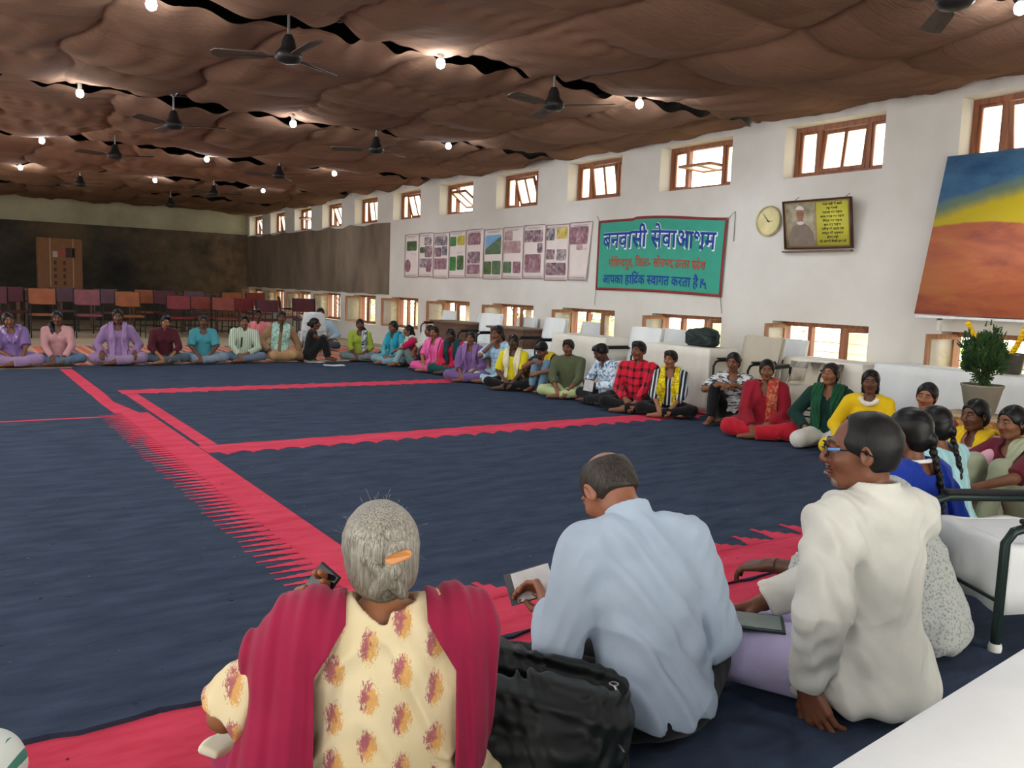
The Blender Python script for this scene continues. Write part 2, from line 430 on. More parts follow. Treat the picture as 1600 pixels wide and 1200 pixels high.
def lettering(tokens, bold=0.012):
    """tokens: strings; '-X' = half form of X; '^' = reph hook over the last letter; '/' = subjoined ra on the last letter. Returns verts, faces, width"""
    V = []; F = []; x = 0.0
    def put(vs, fs, dx, dy=0.0):
        n = len(V); V.extend((a+dx, b+dy) for a, b in vs); F.extend(tuple(i+n for i in f) for f in fs)
    last = (0, 0)
    for tk in tokens:
        if tk == ' ': x += .26; continue
        if tk == '/':
            xx = last[1] - .10
            put([(xx+.00, .28), (xx+.05, .19), (xx-.17, -.03), (xx-.24, .05)], [(0, 1, 2, 3)], 0); continue
        if tk == '^':
            xx = last[1] - .03; pts = [(xx+.10*math.cos(a)-.02, .72+.14*math.sin(a)) for a in [i*PI/6 for i in range(7)]]; pin = [(xx+.055*math.cos(a)-.02, .72+.075*math.sin(a)) for a in [i*PI/6 for i in range(7)]]
            put(pts+pin, [(i, i+1, i+8, i+7) for i in range(6)], 0); continue
        half = tk[0] == '-' and len(tk) > 1
        vs, fs, x0, x1 = _glyph(tk[1:] if half else tk, bold)
        if half:
            xc = x0 + (x1-x0)*.70; vs, fs = _clip(vs, fs, xc); x1 = xc
        last = (x, x + x1 - x0)
        if tk == 'ि': put(vs, fs, x - x0); x += .235; continue
        put(vs, fs, x - x0); x += x1 - x0 - (0 if tk in ',।-' else .012)
        if tk in (',', '-', '।'): x += .06
    return V, F, x
def letter_mesh(lines, to3d, thick=.001):
    """lines: (tokens, u0, v0, width, height_scale, bold, slot). to3d(u, v, w) maps sign coordinates to the wall"""
    m = MB()
    for tokens, u0, v0, w, hs, bold, slot, lift in lines:
        V, F, W = lettering(tokens, bold); s = w/W
        m.mi = slot; m.add([to3d(u0 + x*s, v0 + y*hs, lift) for x, y in V], F, False)
    return m
# ================================================================== rugs
def mat_rug(name, a, b):
    t = NT(name); n = t.noise(3.0, 5, .6, t.mapping((1, 3, 1))); f = t.noise(90, 3, .6)
    c = t.ramp(n, [(.3, lin(a)), (.7, lin(b))])
    sp = t.ramp(t.noise(26, 2, .5), [(.735, (0, 0, 0)), (.76, (1, 1, 1))])
    c = t.mix(t.math('MULTIPLY', sp, .75), c, lin((16, 20, 28)))
    lint = t.ramp(t.noise(48, 1, .4, t.mapping((1, 1, 1), (5, 3, 0))), [(.80, (0, 0, 0)), (.82, (1, 1, 1))])
    c = t.mix(t.math('MULTIPLY', lint, .5), c, lin((190, 190, 190)))
    t.base(c); t.rough(.97); t.p.inputs['Specular IOR Level'].default_value = .1
    wr = t.noise(1.3, 4, .6, t.mapping((.5, 3.2, 1)), 1.2)
    t.bump(t.math('ADD', t.math('MULTIPLY', f, .18), t.math('MULTIPLY', wr, 1.0)), .35, .02); return t.m
M_NAVY = mat_rug('navy_cotton_weave', (44, 54, 72), (62, 73, 92))
M_RED = mat_rug('crimson_cotton_weave', (190, 52, 74), (214, 74, 98))
def rug(x0, x1, y0, y1, z, label, red):
    """red: list of polygons (lists of x,y) woven in crimson"""
    m = MB(); n = 60
    xs = [x0 + (x1-x0)*i/n for i in range(n+1)]
    j = lambda i, s: .012*math.sin(i*1.3+s) + .008*math.sin(i*3.1+2*s)
    low = [(x, y0 + j(i, z*900), z) for i, x in enumerate(xs)]; up = [(x, y1 + j(i, z*500+1), z) for i, x in enumerate(xs)]
    vs = low + up + [(a, b_, 0.001) for a, b_, _ in low] + [(a, b_, 0.001) for a, b_, _ in up]; N = n+1
    fs = [(i, i+1, N+i+1, N+i) for i in range(n)] + [(2*N+i, 2*N+i+1, i+1, i) for i in range(n)] + [(N+i, N+i+1, 3*N+i+1, 3*N+i) for i in range(n)]
    fs += [(0, N, 3*N, 2*N), (N-1, 3*N-1, 4*N-1, 2*N-1)]
    m.add(vs, fs, False); m.mi = 1
    for i, p in enumerate(red):
        zz = z + (.0009 if len(p) > 4 else .0014 + .0004*(i % 4)); m.poly([(a, b_, zz) for a, b_ in p])
    o = m.build('rug', [M_NAVY, M_RED])
    return tag(o, label, 'rug', 'navy and crimson cotton rugs on the floor')
def comb_x(xa, xtip, y0, y1, pitch, seed=0):
    """stepped spikes running along x from a band edge xa to xtip, repeated along y"""
    r = random.Random(seed); out = []; y = y0
    while y < y1 - pitch*.5:
        L = (xtip-xa); p = pitch*(.9+.2*r.random()); f = .85+.15*r.random()
        for k, (l, w) in enumerate(((1.0*f, .26), (.74*f, .44), (.50, .66), (.27, .92))):
            yc = y + p*.5 + (.5-w/2)*p*.0
            out.append([(xa, yc-w*p/2), (xa+L*l, yc-w*p/2*.8), (xa+L*l, yc+w*p/2*.8), (xa, yc+w*p/2)][::(1 if L > 0 else -1)])
        y += p
    return out
def comb_y(ya, ytip, x0, x1, pitch, seed=0, slant=.0):
    r = random.Random(seed); out = []; x = x0
    while x < x1 - pitch*.5:
        L = (ytip-ya); p = pitch*(.88+.24*r.random()); f = .7+.3*r.random()
        for k, (l, w) in enumerate(((1.0*f, .16), (.74*f, .34), (.5*f, .6), (.26*f, .86))):
            xc = x + p*.5 + slant*l*p
            out.append([(xc-w*p/2, ya), (xc+w*p/2, ya), (xc+w*p/2*.9, ya+L*l), (xc-w*p/2*.9, ya+L*l)][::(1 if L > 0 else -1)])
        x += p
    return out
def rect(x0, x1, y0, y1): return [(x0, y0), (x1, y0), (x1, y1), (x0, y1)]
def wob(x0, x1, y0, y1, a=.012, s=1.0):
    """long band along x with hand-woven unsteady edges"""
    n = 40; lo = [(x0+(x1-x0)*i/n, y0 + a*math.sin(i*1.1*s)) for i in range(n+1)]; hi = [(x0+(x1-x0)*i/n, y1 + a*math.sin(i*1.7*s+2)) for i in range(n+1)]
    return lo + hi[::-1]
rug(-2.9, 7.35, -3.0, 2.655, .003, 'navy rug under the nearest sitters, crimson band along its far edge', [wob(-2.9, 7.3, 2.33, 2.652, .004)] + comb_y(2.34, 2.20, -2.9, 7.2, .30, 4))
rug(-2.9, 1.72, 8.70, 13.55, .004, 'navy rug at the far left with a narrow crimson stripe near its right edge', [rect(1.36, 1.52, 10.5, 13.4), [(1.38, 8.75), (1.62, 8.75), (1.50, 9.8), (1.52, 10.5), (1.37, 10.5), (1.36, 9.8)]])
rug(1.55, 7.4, 10.55, 13.75, .0085, 'plain navy rug in front of the far row of seated people', [])
rug(1.66, 7.4, 6.86, 10.75, .0125, 'navy far middle rug, crimson stripe down its left, saw-tooth band at its far end',
    [rect(1.70, 1.83, 6.9, 10.32), wob(1.68, 7.35, 10.34, 10.68)] + comb_y(10.35, 10.24, 1.9, 7.3, .19, 3, .3) + comb_y(10.67, 10.745, 1.9, 7.3, .22, 5, .3))
rug(1.60, 7.5, 2.60, 6.92, .0165, 'large navy rug in the middle between two saw-tooth crimson bands',
    [wob(1.62, 7.45, 6.58, 6.90), wob(1.62, 7.45, 2.602, 2.96, .004)] + comb_y(6.59, 6.46, 1.75, 7.4, .21, 8, -.3) + comb_y(2.95, 3.17, 1.70, 7.4, .24, 9, -.35) + comb_y(6.89, 6.915, 2.5, 7.4, .25, 2))
rug(-2.9, 1.665, 2.645, 8.82, .0205, 'large navy rug on the left, broad long-spiked crimson band along its right side',
    [[(1.42, 2.66), (1.655, 2.66), (1.655, 8.8), (1.42, 8.8)]] + comb_x(1.425, 1.19, 2.95, 8.75, .088, 6) + [wob(-2.85, 1.4, 8.62, 8.68, .004)])
# salmon mats behind the far row
def mat_mat():
    t = NT('salmon_striped_mat'); s = t.sep()
    st = t.n('ShaderNodeTexWave'); st.wave_type = 'BANDS'; st.bands_direction = 'X'; st.inputs['Scale'].default_value = .9; st.inputs['Distortion'].default_value = .6; t.l(t.obj, st.inputs['Vector'])
    c = t.ramp(st.outputs['Fac'], [(.1, lin((196, 96, 66))), (.35, lin((206, 140, 116))), (.6, lin((196, 160, 138))), (.8, lin((200, 110, 70))), (.92, lin((110, 80, 90)))])
    t.base(c); t.rough(.9); return t.m
M_MAT = mat_mat()
for x0, x1, y0, y1, lb in ((-2.8, 1.2, 13.9, 17.2, 'salmon striped floor mat behind the far row, at the far left'), (1.3, 4.6, 13.9, 17.6, 'salmon striped floor mat behind the lilac and maroon dressed sitters'),
                           (4.7, 7.6, 14.1, 17.3, 'pale salmon floor mat behind the far row, near the windows')):
    b = MB(); b.box(x0, x1, y0, y1, .001, .008); tag(b.build('floor_mat', M_MAT), lb, 'mat', 'salmon mats at the back')

# ================================================================== bulbs and fans
M_BULB = bpy.data.materials.new('glowing_bulb'); M_BULB.use_nodes = True
_t = M_BULB.node_tree; _e = _t.nodes.new('ShaderNodeEmission'); _e.inputs[0].default_value = (.86, .94, 1, 1); _e.inputs[1].default_value = 60
_t.links.new(_e.outputs[0], _t.nodes['Material Output'].inputs[0])
M_CAPW = plain('white_plastic', (225, 225, 222), .4)
def bulb_proto():
    r = empty('ceiling_bulb')
    m = MB(); m.lathe([(.012, 0), (.03, -.018), (.036, -.045), (.028, -.07), (.008, -.082)], 20); m.build('glass_bulb', M_BULB, r)
    m = MB(); m.lathe([(.018, .05), (.02, .0), (.026, -.008), (.02, -.02)], 16); m.build('bulb_holder', M_CAPW, r)
    m = MB(); m.tube([(0, 0, .05), (.01, .005, .12), (0, 0, .2)], .003, 6); m.build('flex', M_IRON, r)
    return r
_names = {7.02: 'nearest full string', 10.92: 'second string', 15.2: 'third string', 3.08: 'string by the top edge', 19.4: 'farthest string', -.8: 'string behind the camera'}
_side = {-1.2: 'outside left', 1.38: 'leftmost seen', 3.85: 'middle', 6.15: 'window side'}
bp = bulb_proto()
for i, (x, y) in enumerate(BULBS):
    o = bp if i == 0 else copy_tree(bp)
    zz = 3.42
    o.location = (x + (.13 if y == 7.02 and x > 5 else 0), y, zz)
    o.scale = (1.15,)*3
    tag(o, 'glowing white ceiling bulb, %s in the %s' % (_side[x], _names[y]), 'bulb', 'bare ceiling bulbs')
    pw_ = BULB_POWER * (.80 if y < 5 else .8 if y > 14 else 1.15)
    l = bpy.data.lights.new('bulb_light', 'SPOT'); l.energy = pw_*1.25; l.spot_size = math.radians(172); l.spot_blend = .55; l.color = (.86, .94, 1); l.shadow_soft_size = .05
    l2 = bpy.data.lights.new('bulb_glow', 'POINT'); l2.energy = pw_*.30; l2.color = (.86, .94, 1); l2.shadow_soft_size = .05
    lo = bpy.data.objects.new('bulb_glow', l2); lo.location = (o.location.x, y, zz - .14); COL.objects.link(lo)
    lo = bpy.data.objects.new('bulb_light', l); lo.location = (o.location.x, y, zz - .15); COL.objects.link(lo)
M_FAN = plain('dusty_dark_fan_metal', (46, 44, 44), .45, .5); M_BLADE = plain('dusty_fan_blade', (74, 62, 54), .6)
M_FANL = plain('worn_chrome', (150, 150, 150), .3, .9)
def fan_proto():
    r = empty('ceiling_fan')
    m = MB(); m.lathe([(.018, .02), (.05, 0), (.06, -.05), (.02, -.10)], 16); m.build('canopy_cup', M_FANL, r)
    m = MB(); m.tube([(0, 0, -.08), (0, 0, -.27)], .011, 8); m.build('down_rod', M_FANL, r)
    m = MB(); m.lathe([(.03, -.26), (.05, -.30), (.062, -.36), (.085, -.385), (.105, -.41), (.108, -.44), (.08, -.47), (.03, -.48)], 24); m.build('motor_housing', M_FAN, r)
    for k in range(3):
        a = k*2*PI/3 + .35; M = Matrix.Rotation(a, 4, 'Z')
        m = MB(); pts = [(.08, -.022), (.16, -.03), (.20, -.055), (.56, -.065), (.60, -.03), (.60, .03), (.56, .065), (.20, .055), (.16, .03), (.08, .022)]
        vs = [M @ Vector((x, y, -.43 + .25*y*(1 if x > .18 else 0) + s)) for s in (.003, -.003) for x, y in pts]; n = len(pts)
        m.add(vs, [tuple(range(n)), tuple(reversed(range(n, 2*n)))] + [(i, i+n, (i+1) % n + n, (i+1) % n) for i in range(n)], False)
        m.build('blade', M_BLADE, r)
    return r
FANS = [(2.37, 6.84, 'left of the nearest pair, hanging top centre'), (4.98, 6.80, 'right of the nearest pair, before the nearest string of bulbs'), (5.01, 2.89, 'cut by the top edge at the upper right'),
        (2.35, 10.77, 'left of the second pair'), (4.88, 10.62, 'right of the second pair'), (2.25, 14.17, 'at the far left of the third row'), (4.87, 14.49, 'right of the third row'), (4.81, 22.44, 'farthest, before the cream back wall'),
        (2.4, 19.2, 'dim one at the far left, fourth row'), (4.85, 18.6, 'dim one in the fourth row')]
fp = fan_proto()
for i, (x, y, s) in enumerate(FANS):
    o = fp if i == 0 else copy_tree(fp)
    o.location = (x, y, ZC - .02); o.rotation_euler = (0, 0, [.2, .9, .4, 1.3, .1, 1.05, .6, .3, .8, 1.2][i])
    tag(o, 'dark three-bladed ceiling fan, ' + s, 'fan', 'ceiling fans')
# wires looped along the ties
M_WIRE = plain('grey_flex', (120, 118, 112), .6)
for ti, y in ((1, 3.05), (2, 7.06), (3, 11.05)):
    for w in range(2):
        pts = []; r = random.Random(ti*9+w); x = -2.5
        while x < 8.1:
            pts.append((x, y - .02 - .03*r.random(), ZC + .02 - .07*r.random() - .03*w)); x += .09 + .1*r.random()
        m = MB(); m.tube(pts, .0035, 5); tag(m.build('electric_wire', M_WIRE), '%s grey wire looping along the %s' % (('upper', 'lower')[w], {1: 'roof tie over the camera', 2: 'roof tie with the nearest bulbs', 3: 'roof tie with the second bulbs'}[ti]), 'wire')
# ================================================================== things on the right wall
XW = XR
# --- welcome banner
BY0, BY1 = 10.03, 7.48; BW = BY0 - BY1
def ban(u, v, w):
    """u 0..1 left to right, v 0..1 bottom to top, w off the wall"""
    top = 2.43 - .05*u + .035*math.sin(u*PI*1.5 - .4)*(1 if u > .3 else .4); bot = 1.39 - .045*u + .015*math.sin(u*PI)
    return (XW - .02 - w - .012*math.sin(u*PI*2.3)*math.sin(v*PI), BY0 - BW*u + .02*(1-v) + .03*(u-.5)*(1-v), bot + (top-bot)*v)
M_TEAL = plain('teal_banner_cloth', (62, 158, 136), .8, var=.05); M_BRED = plain('dark_red_edging', (140, 52, 54), .8)
M_BLUE = plain('blue_paint', (28, 64, 150), .7, var=.04); M_WHP = plain('white_paint', (228, 236, 238), .7, var=.02); M_REDP = plain('red_paint', (176, 66, 46), .7, var=.05); M_BLK = plain('black_paint', (28, 28, 30), .6, var=.02)
r = empty('welcome_banner', (0, 0, 0), label='teal cloth banner with blue and red lettering tied to the white wall', cat='banner')
def sheet(fn, nu, nv, u0=0, u1=1, v0=0, v1=1, w=0.0, th=.004, m=None):
    m = m or MB(); P = [[fn(u0+(u1-u0)*i/nu, v0+(v1-v0)*j/nv, w) for j in range(nv+1)] for i in range(nu+1)]; Q = [[fn(u0+(u1-u0)*i/nu, v0+(v1-v0)*j/nv, w-th) for j in range(nv+1)] for i in range(nu+1)]
    n = (nu+1)*(nv+1); ix = lambda i, j: i*(nv+1)+j
    fs = []
    for i in range(nu):
        for j in range(nv):
            fs.append((ix(i,j), ix(i+1,j), ix(i+1,j+1), ix(i,j+1))); fs.append((n+ix(i,j), n+ix(i,j+1), n+ix(i+1,j+1), n+ix(i+1,j)))
    for i in range(nu): fs += [(ix(i+1,0), ix(i,0), n+ix(i,0), n+ix(i+1,0)), (ix(i,nv), ix(i+1,nv), n+ix(i+1,nv), n+ix(i,nv))]
    for j in range(nv): fs += [(ix(0,j), ix(0,j+1), n+ix(0,j+1), n+ix(0,j)), (ix(nu,j+1), ix(nu,j), n+ix(nu,j), n+ix(nu,j+1))]
    m.add([p for a in P for p in a] + [p for a in Q for p in a], fs, True); return m
sheet(ban, 40, 20).build('cloth', M_TEAL, r)
m = MB()
sheet(ban, 40, 1, 0, 1, 0, .035, .004, .003, m); sheet(ban, 40, 1, 0, 1, .965, 1, .004, .003, m); sheet(ban, 2, 12, 0, .016, .03, .97, .004, .003, m); sheet(ban, 2, 12, .984, 1, .03, .97, .004, .003, m)
m.build('edging', M_BRED, r)
L1 = ['ब', 'न', 'व', 'ा', 'सी', ' ', 'से', 'व', 'ा', 'आ', 'श', '/', 'म']
L2 = ['गो', 'ि', 'व', '-न', 'द', 'पु', 'र', ',', ' ', 'ि', 'ज', 'ल', 'ा', '-', ' ', 'सो', 'न', 'भ', 'द', '/', ',', 'उ', '-त', 'त', 'र', ' ', 'प', '/', 'दे', 'श']
L3 = ['आ', 'प', 'क', 'ा', ' ', 'ह', 'ा', 'ि', 'द', '^', 'क', ' ', '-स', 'व', 'ा', 'ग', 'त', ' ', 'क', 'र', 'त', 'ा', ' ', 'है', ' ', '।', '५']
m = letter_mesh([(L1, .0565, .590, .885, .340, .052, 1, .0060), (L1, .055, .60, .88, .335, .018, 0, .0085), (L2, .115, .335, .76, .165, .016, 2, .006), (L3, .065, .10, .83, .185, .018, 0, .006)], ban)
m.build('lettering', [M_BLUE, M_WHP, M_REDP], r)
m = MB(); m.tube([ban(.992, .97, .01), (XW-.01, BY1-.10, 2.42), (XW-.01, BY1-.10, 2.05)], .005, 6); m.tube([ban(.992, .0, .0), (XW-.01, BY1+.02, 1.14)], .004, 6); m.tube([ban(.004, 0, 0), (XW-.01, BY0+.03, 1.16)], .004, 6); m.tube([ban(.004, 1, 0), (XW-.01, BY0+.06, 2.5)], .004, 6)
m.build('tie_cord', plain('grey_cord', (130, 130, 126), .8), r)

# --- posters with photographs: ten sheets side by side
def mat_photo(name, cols, sc=9, band=None):
    t = NT(name)
    n = t.noise(sc, 5, .7, t.mapping((1, 1, 1), (sum(map(ord, name)) % 7, len(name), 3)), .6)
    v = t.n('ShaderNodeTexVoronoi'); v.inputs['Scale'].default_value = sc*2.2; t.l(t.obj, v.inputs['Vector'])
    f = t.math('ADD', t.math('MULTIPLY', n, .8), t.math('MULTIPLY', v.outputs['Distance'], .25))
    k = len(cols); t.base(t.ramp(f, [(.25 + .5*i/(k-1), lin(c)) for i, c in enumerate(cols)])); t.rough(.45); return t.m
PH = {'crowd': mat_photo('photo_of_a_crowd', [(36, 34, 48), (92, 66, 82), (150, 120, 128), (205, 190, 190)]),
      'meet': mat_photo('photo_of_a_meeting', [(40, 42, 60), (80, 76, 96), (168, 150, 150), (220, 210, 206)]),
      'field': mat_photo('photo_of_a_green_field', [(34, 88, 50), (60, 126, 66), (96, 146, 80)], 5),
      'crop': mat_photo('photo_of_dark_crops', [(30, 52, 30), (66, 92, 52), (120, 140, 80)], 7),
      'mustard': mat_photo('photo_of_a_mustard_field', [(96, 110, 30), (180, 168, 40), (206, 196, 80)], 5),
      'red': mat_photo('photo_of_red_saris', [(62, 38, 46), (122, 74, 88), (156, 116, 126), (196, 178, 180)]),
      'earth': mat_photo('photo_of_bare_earth', [(120, 92, 96), (176, 142, 142), (206, 182, 176)], 4),
      'hill': mat_photo('photo_of_a_wooded_hill', [(46, 70, 48), (80, 104, 70), (112, 130, 96)], 7),
      'sky': plain('photo_sky', (122, 168, 208), .5), 'yellow': mat_photo('photo_of_a_yellow_stall', [(90, 84, 50), (196, 168, 70), (222, 204, 130)], 5)}
M_PAPER = plain('poster_paper', (226, 212, 208), .6, var=.03); M_PLINE = plain('poster_line', (150, 110, 110), .6); M_TXT = plain('poster_text', (176, 172, 176), .7)
PY0, PY1 = 16.50, 10.12; PWID = (PY0-PY1)/10
sheets = [  # photos as (kind, u0, u1, v0, v1) with v from the bottom
 [('crop', .15, .9, .62, .84), ('redoval', .02, .48, .12, .42)],
 [('meet', .40, .9, .72, .9), ('crop', .1, .45, .55, .68), ('crowd', .45, .95, .45, .70), ('meet', .08, .95, .22, .42), ('red', .55, .9, .12, .34)],
 [('meet', .08, .92, .72, .92), ('crowd', .08, .55, .48, .68), ('meet', .58, .92, .5, .7), ('red', .08, .9, .2, .44)],
 [('field', .05, .45, .68, .88), ('mustard', .52, .96, .70, .9), ('field', .06, .46, .16, .46), ('crop', .52, .92, .18, .48)],
 [('red', .12, .85, .68, .92), ('crowd', .12, .85, .30, .54), ('red', .1, .85, .08, .28)],
 [('sky', .1, .95, .5, .88), ('hillshape', .1, .95, .5, .88), ('crop', .04, .46, .10, .36), ('hill', .5, .96, .1, .37)],
 [('earth', .08, .5, .74, .92), ('earth', .06, .92, .5, .73), ('hill', .05, .48, .12, .34), ('red', .56, .94, .12, .34)],
 [('crowd', .05, .92, .68, .90), ('crowd', .68, .92, .48, .66), ('red', .1, .86, .12, .46)],
 [('meet', .03, .42, .72, .94), ('yellow', .5, .96, .74, .95), ('crowd', .05, .45, .38, .56), ('meet', .52, .94, .36, .56), ('crowd', .06, .94, .1, .32)],
 [('red', .03, .86, .62, .92), ('earth', .34, .64, .52, .62)]]
wd = ['first from the left, a red oval at its foot', 'second from the left, with five small photos', 'third from the left, with four crowd photos', 'fourth, with green and yellow fields',
      'fifth from the left, three reddish photos', 'sixth, a wooded hill under blue sky', 'seventh, with a wide bare earth photo', 'eighth, a large red photo at its foot',
      'ninth, with a small yellow photo upper right', 'last, its edge curling beside the banner']
for i in range(10):
    ya = PY0 - PWID*i
    def pf(u, v, w, ya=ya, i=i):
        curl = .10*max(0, (u-.45))**2*(1.3-v) if i == 9 else 0
        return (XW - .006 - w - curl - .003*math.sin(u*PI), ya - PWID*u*(.965 if i < 9 else .9) + (.12*(1-v)*max(0, u-.4) if i == 9 else 0), 1.525 + .905*v + (.012*math.sin(i*2.1)))
    r = empty('photo_poster', label='pale photo poster, ' + wd[i], cat='poster', group='row of pinned photo posters')
    sheet(pf, 8, 8, th=.003).build('paper', M_PAPER, r)
    m = MB(); mats = []
    for knd, u0, u1, v0, v1 in sheets[i]:
        if knd == 'redoval':
            mt = PH['red']; pts = [pf((u0+u1)/2 + (u1-u0)/2*math.cos(a), (v0+v1)/2 + (v1-v0)/2*math.sin(a), .004) for a in [k*PI/10 for k in range(20)]]
        elif knd == 'hillshape':
            mt = PH['hill']; pts = [pf(u, v, .0055) for u, v in ((u0, v0), (u1, v0), (u1, v1-.04), (u1-.15, v1-.07), (u1-.45, v0+.22), (u0, v0+.1))]
        else:
            mt = PH[knd]; e = .03
            pts = [pf(u, v, .004) for u, v in ((u0+e, v0), (u1-e, v0), (u1, v0+e), (u1, v1-e), (u1-e, v1), (u0+e, v1), (u0, v1-e), (u0, v0+e))]
        if mt not in mats: mats.append(mt)
        m.mi = mats.index(mt); m.poly(pts)
    m.build('printed_photos', mats, r)
    m = MB()
    for (u0, u1, v0, v1) in ((0, 1, .985, 1), (0, 1, 0, .012), (0, .02, 0, 1)): m.poly([pf(u, v, .005) for u, v in ((u0, v0), (u1, v0), (u1, v1), (u0, v1))])
    m.mi = 1
    for k in range(3): m.poly([pf(u, v, .005) for u, v in ((.15+.05*k, .945-.012*k), (.85-.06*k, .945-.012*k), (.85-.06*k, .953-.012*k), (.15+.05*k, .953-.012*k))][:4])
    for k in range(4):
        for c in ((.08, .9),): m.poly([pf(u, v, .005) for u, v in ((c[0], .05+.0*k), (c[1], .05), (c[1], .06), (c[0], .06))]) if k == 0 else m.poly([pf(u, v, .0045) for u, v in ((.5, .56-.012*k), (.9, .56-.012*k), (.9, .564-.012*k), (.5, .564-.012*k))]) if i in (0, 3, 9) else None
    m.build('printed_lines', [M_PLINE, M_TXT], r)

# --- clock
r = empty('wall_clock', (XW, 6.845, 2.275), label='round cream wall clock with pale brass rim left of the framed picture', cat='clock')
MX = Matrix.Rotation(-PI/2, 4, 'Y')
m = MB(); m.lathe([(.175, 0), (.182, .02), (.178, .04), (.160, .045), (.156, .03)], 48, MX); m.build('rim', plain('pale_brass', (196, 186, 140), .35, .4), r)
m = MB(); m.lathe([(.158, .01), (.158, .028)], 48, MX); m.build('dial', plain('clock_dial', (226, 220, 196), .5, var=.03), r)
for nm, ang, L, w in (('hour_hand', 93, .075, .006), ('minute_hand', -42, .115, .005)):
    a = math.radians(ang); d = Vector((0, -math.sin(a), math.cos(a))); p = Vector((0, d.z, -d.y))
    m = MB(); x = -.033; q = [Vector((x, 0, 0)) - d*.02 - p*w, Vector((x, 0, 0)) - d*.02 + p*w, Vector((x, 0, 0)) + d*L + p*w*.4, Vector((x, 0, 0)) + d*L - p*w*.4]
    m.add(q + [v + Vector((-.002, 0, 0)) for v in q], [(0,1,2,3), (7,6,5,4), (0,4,5,1), (1,5,6,2), (2,6,7,3), (3,7,4,0)], False); m.build(nm, M_BLK, r)
m = MB()
for k in range(1, 13):
    c = bpy.data.curves.new('n', 'FONT'); c.body = str(k); c.size = .036; c.align_x = 'CENTER'; c.align_y = 'CENTER'
    o = bpy.data.objects.new('n', c); COL.objects.link(o); bpy.context.view_layer.update()
    me = bpy.data.meshes.new_from_object(o.evaluated_get(bpy.context.evaluated_depsgraph_get())); a = k*PI/6
    m.add([(-.0295, -(v.co.x + .124*math.sin(a)), v.co.y + .124*math.cos(a)) for v in me.vertices], [tuple(p.vertices) for p in me.polygons], False)
    bpy.data.objects.remove(o)
m.build('numerals', M_BLK, r)

# --- framed picture with verse, its top leaning off the wall
FY0, FY1, FZ0, FZ1 = 6.56, 5.66, 1.93, 2.475
def fp_(u, v, w): return (XW - .035 - .10*v - w, FY0 - (FY0-FY1)*u + .0*v, FZ0 + (FZ1-FZ0)*v)
r = empty('framed_picture', label='dark framed picture, half portrait and half yellow verse, leaning off the wall', cat='framed picture')
m = MB()
for (u0, u1, v0, v1) in ((0, 1, 0, .035), (0, 1, .965, 1), (0, .02, .035, .965), (.98, 1, .035, .965)):
    sheet(fp_, 1, 1, u0, u1, v0, v1, .02, .03, m)
m.build('frame', plain('dark_frame_wood', (70, 46, 38), .45), r)
sheet(fp_, 1, 1, .015, .985, .03, .97, .004, .01).build('backing', plain('gilt_paper', (170, 140, 96), .5), r)
m = sheet(fp_, 1, 1, .05, .48, .07, .93, .007, .002)
pt = mat_photo('portrait_background', [(90, 84, 70), (160, 150, 126), (196, 184, 156)], 6)
def disc(m, cu, cv, ru, rv, w, n=28, a0=0, a1=2*PI): m.poly([fp_(cu + ru*math.cos(a0+(a1-a0)*k/n), cv + rv*math.sin(a0+(a1-a0)*k/n), w) for k in range(n)])
m.mi = 1; m.poly([fp_(u, v, .0085) for u, v in ((.07, .07), (.47, .07), (.45, .32), (.39, .46), (.32, .53), (.22, .53), (.13, .46), (.08, .3))])
m.mi = 2; disc(m, .26, .72, .058, .13, .009); disc(m, .262, .60, .04, .1, .0089)
m.mi = 3; disc(m, .255, .80, .062, .09, .0094, 28, 0, PI); disc(m, .262, .535, .05, .035, .0092)
m.mi = 4
for cu in (.235, .285):
    for k in range(12):
        a, b_ = k*PI/6, (k+1)*PI/6; m.poly([fp_(cu + ru*math.cos(q), .725 + ru*1.6*math.sin(q), .0098) for ru, q in ((.02, a), (.02, b_), (.016, b_), (.016, a))])
m.build('portrait', [pt, plain('grey_shawl', (128, 112, 100), .7), plain('portrait_skin', (150, 104, 84), .6), plain('white_hair', (206, 202, 196), .7), M_BLK], r)
m = sheet(fp_, 1, 1, .5, .95, .07, .93, .007, .002); m.build('yellow_panel', plain('yellow_print', (206, 200, 74), .5, var=.03), r)
VERSE = [['स', 'त', 'त', ' ', 'य', 'ही', ' ', 'से', ' ', 'आ', 'गे'], ['व', 'ह', ' ', 'क', 'र', 'नी'], ['स', 'द', 'न', 'म', ' ', 'क', 'ा', ' ', 'स', 'ह', 'स'], ['ध', 'र', 'म', ' ', 'क', 'ा', 'ल', ' ', 'क', 'ा', ' ', 'स', 'ह', 'स'], ['ि', 'व', 'र', 'ा', 'ट', ' ', 'क', 'ा', ' ', 'स', 'ह', 'स'],
         ['ध', 'न', ' ', 'क', 'ा', ' ', 'स', 'ह', 'स'], ['भ', 'ि', 'व', 'त', ' ', 'के', ' ', 'उ', 'द', 'य', ' ', 'प', 'र'], ['र', 'म', 'पु', 'र', ' ', 'की', ' ', 'प', 'ह', 'च', 'ा', 'न'], ['हो', 'न', 'ा', ' ', 'य', 'ही'], ['जो', ' ', 'अ', 'ब', 'की', ' ', 'ि', 'म', 'ली', ' ', 'ह', 'ा', 'थ', ' ', 'हो']]
wds = [.28, .16, .28, .33, .27, .24, .32, .30, .16, .38]
m = letter_mesh([(tk, .725 - w/2, .865 - .082*k, w, .062, .03, 0, .0095) for k, (tk, w) in enumerate(zip(VERSE, wds))], fp_); m.build('verse', M_BLK, r)
m = MB(); m.tube([fp_(.12, .97, -.02), (XW, FY0-.11, 2.53)], .003, 5); m.tube([fp_(.86, .97, -.02), (XW, FY0-.78, 2.53)], .003, 5); m.build('hanging_wire', M_IRON, r)
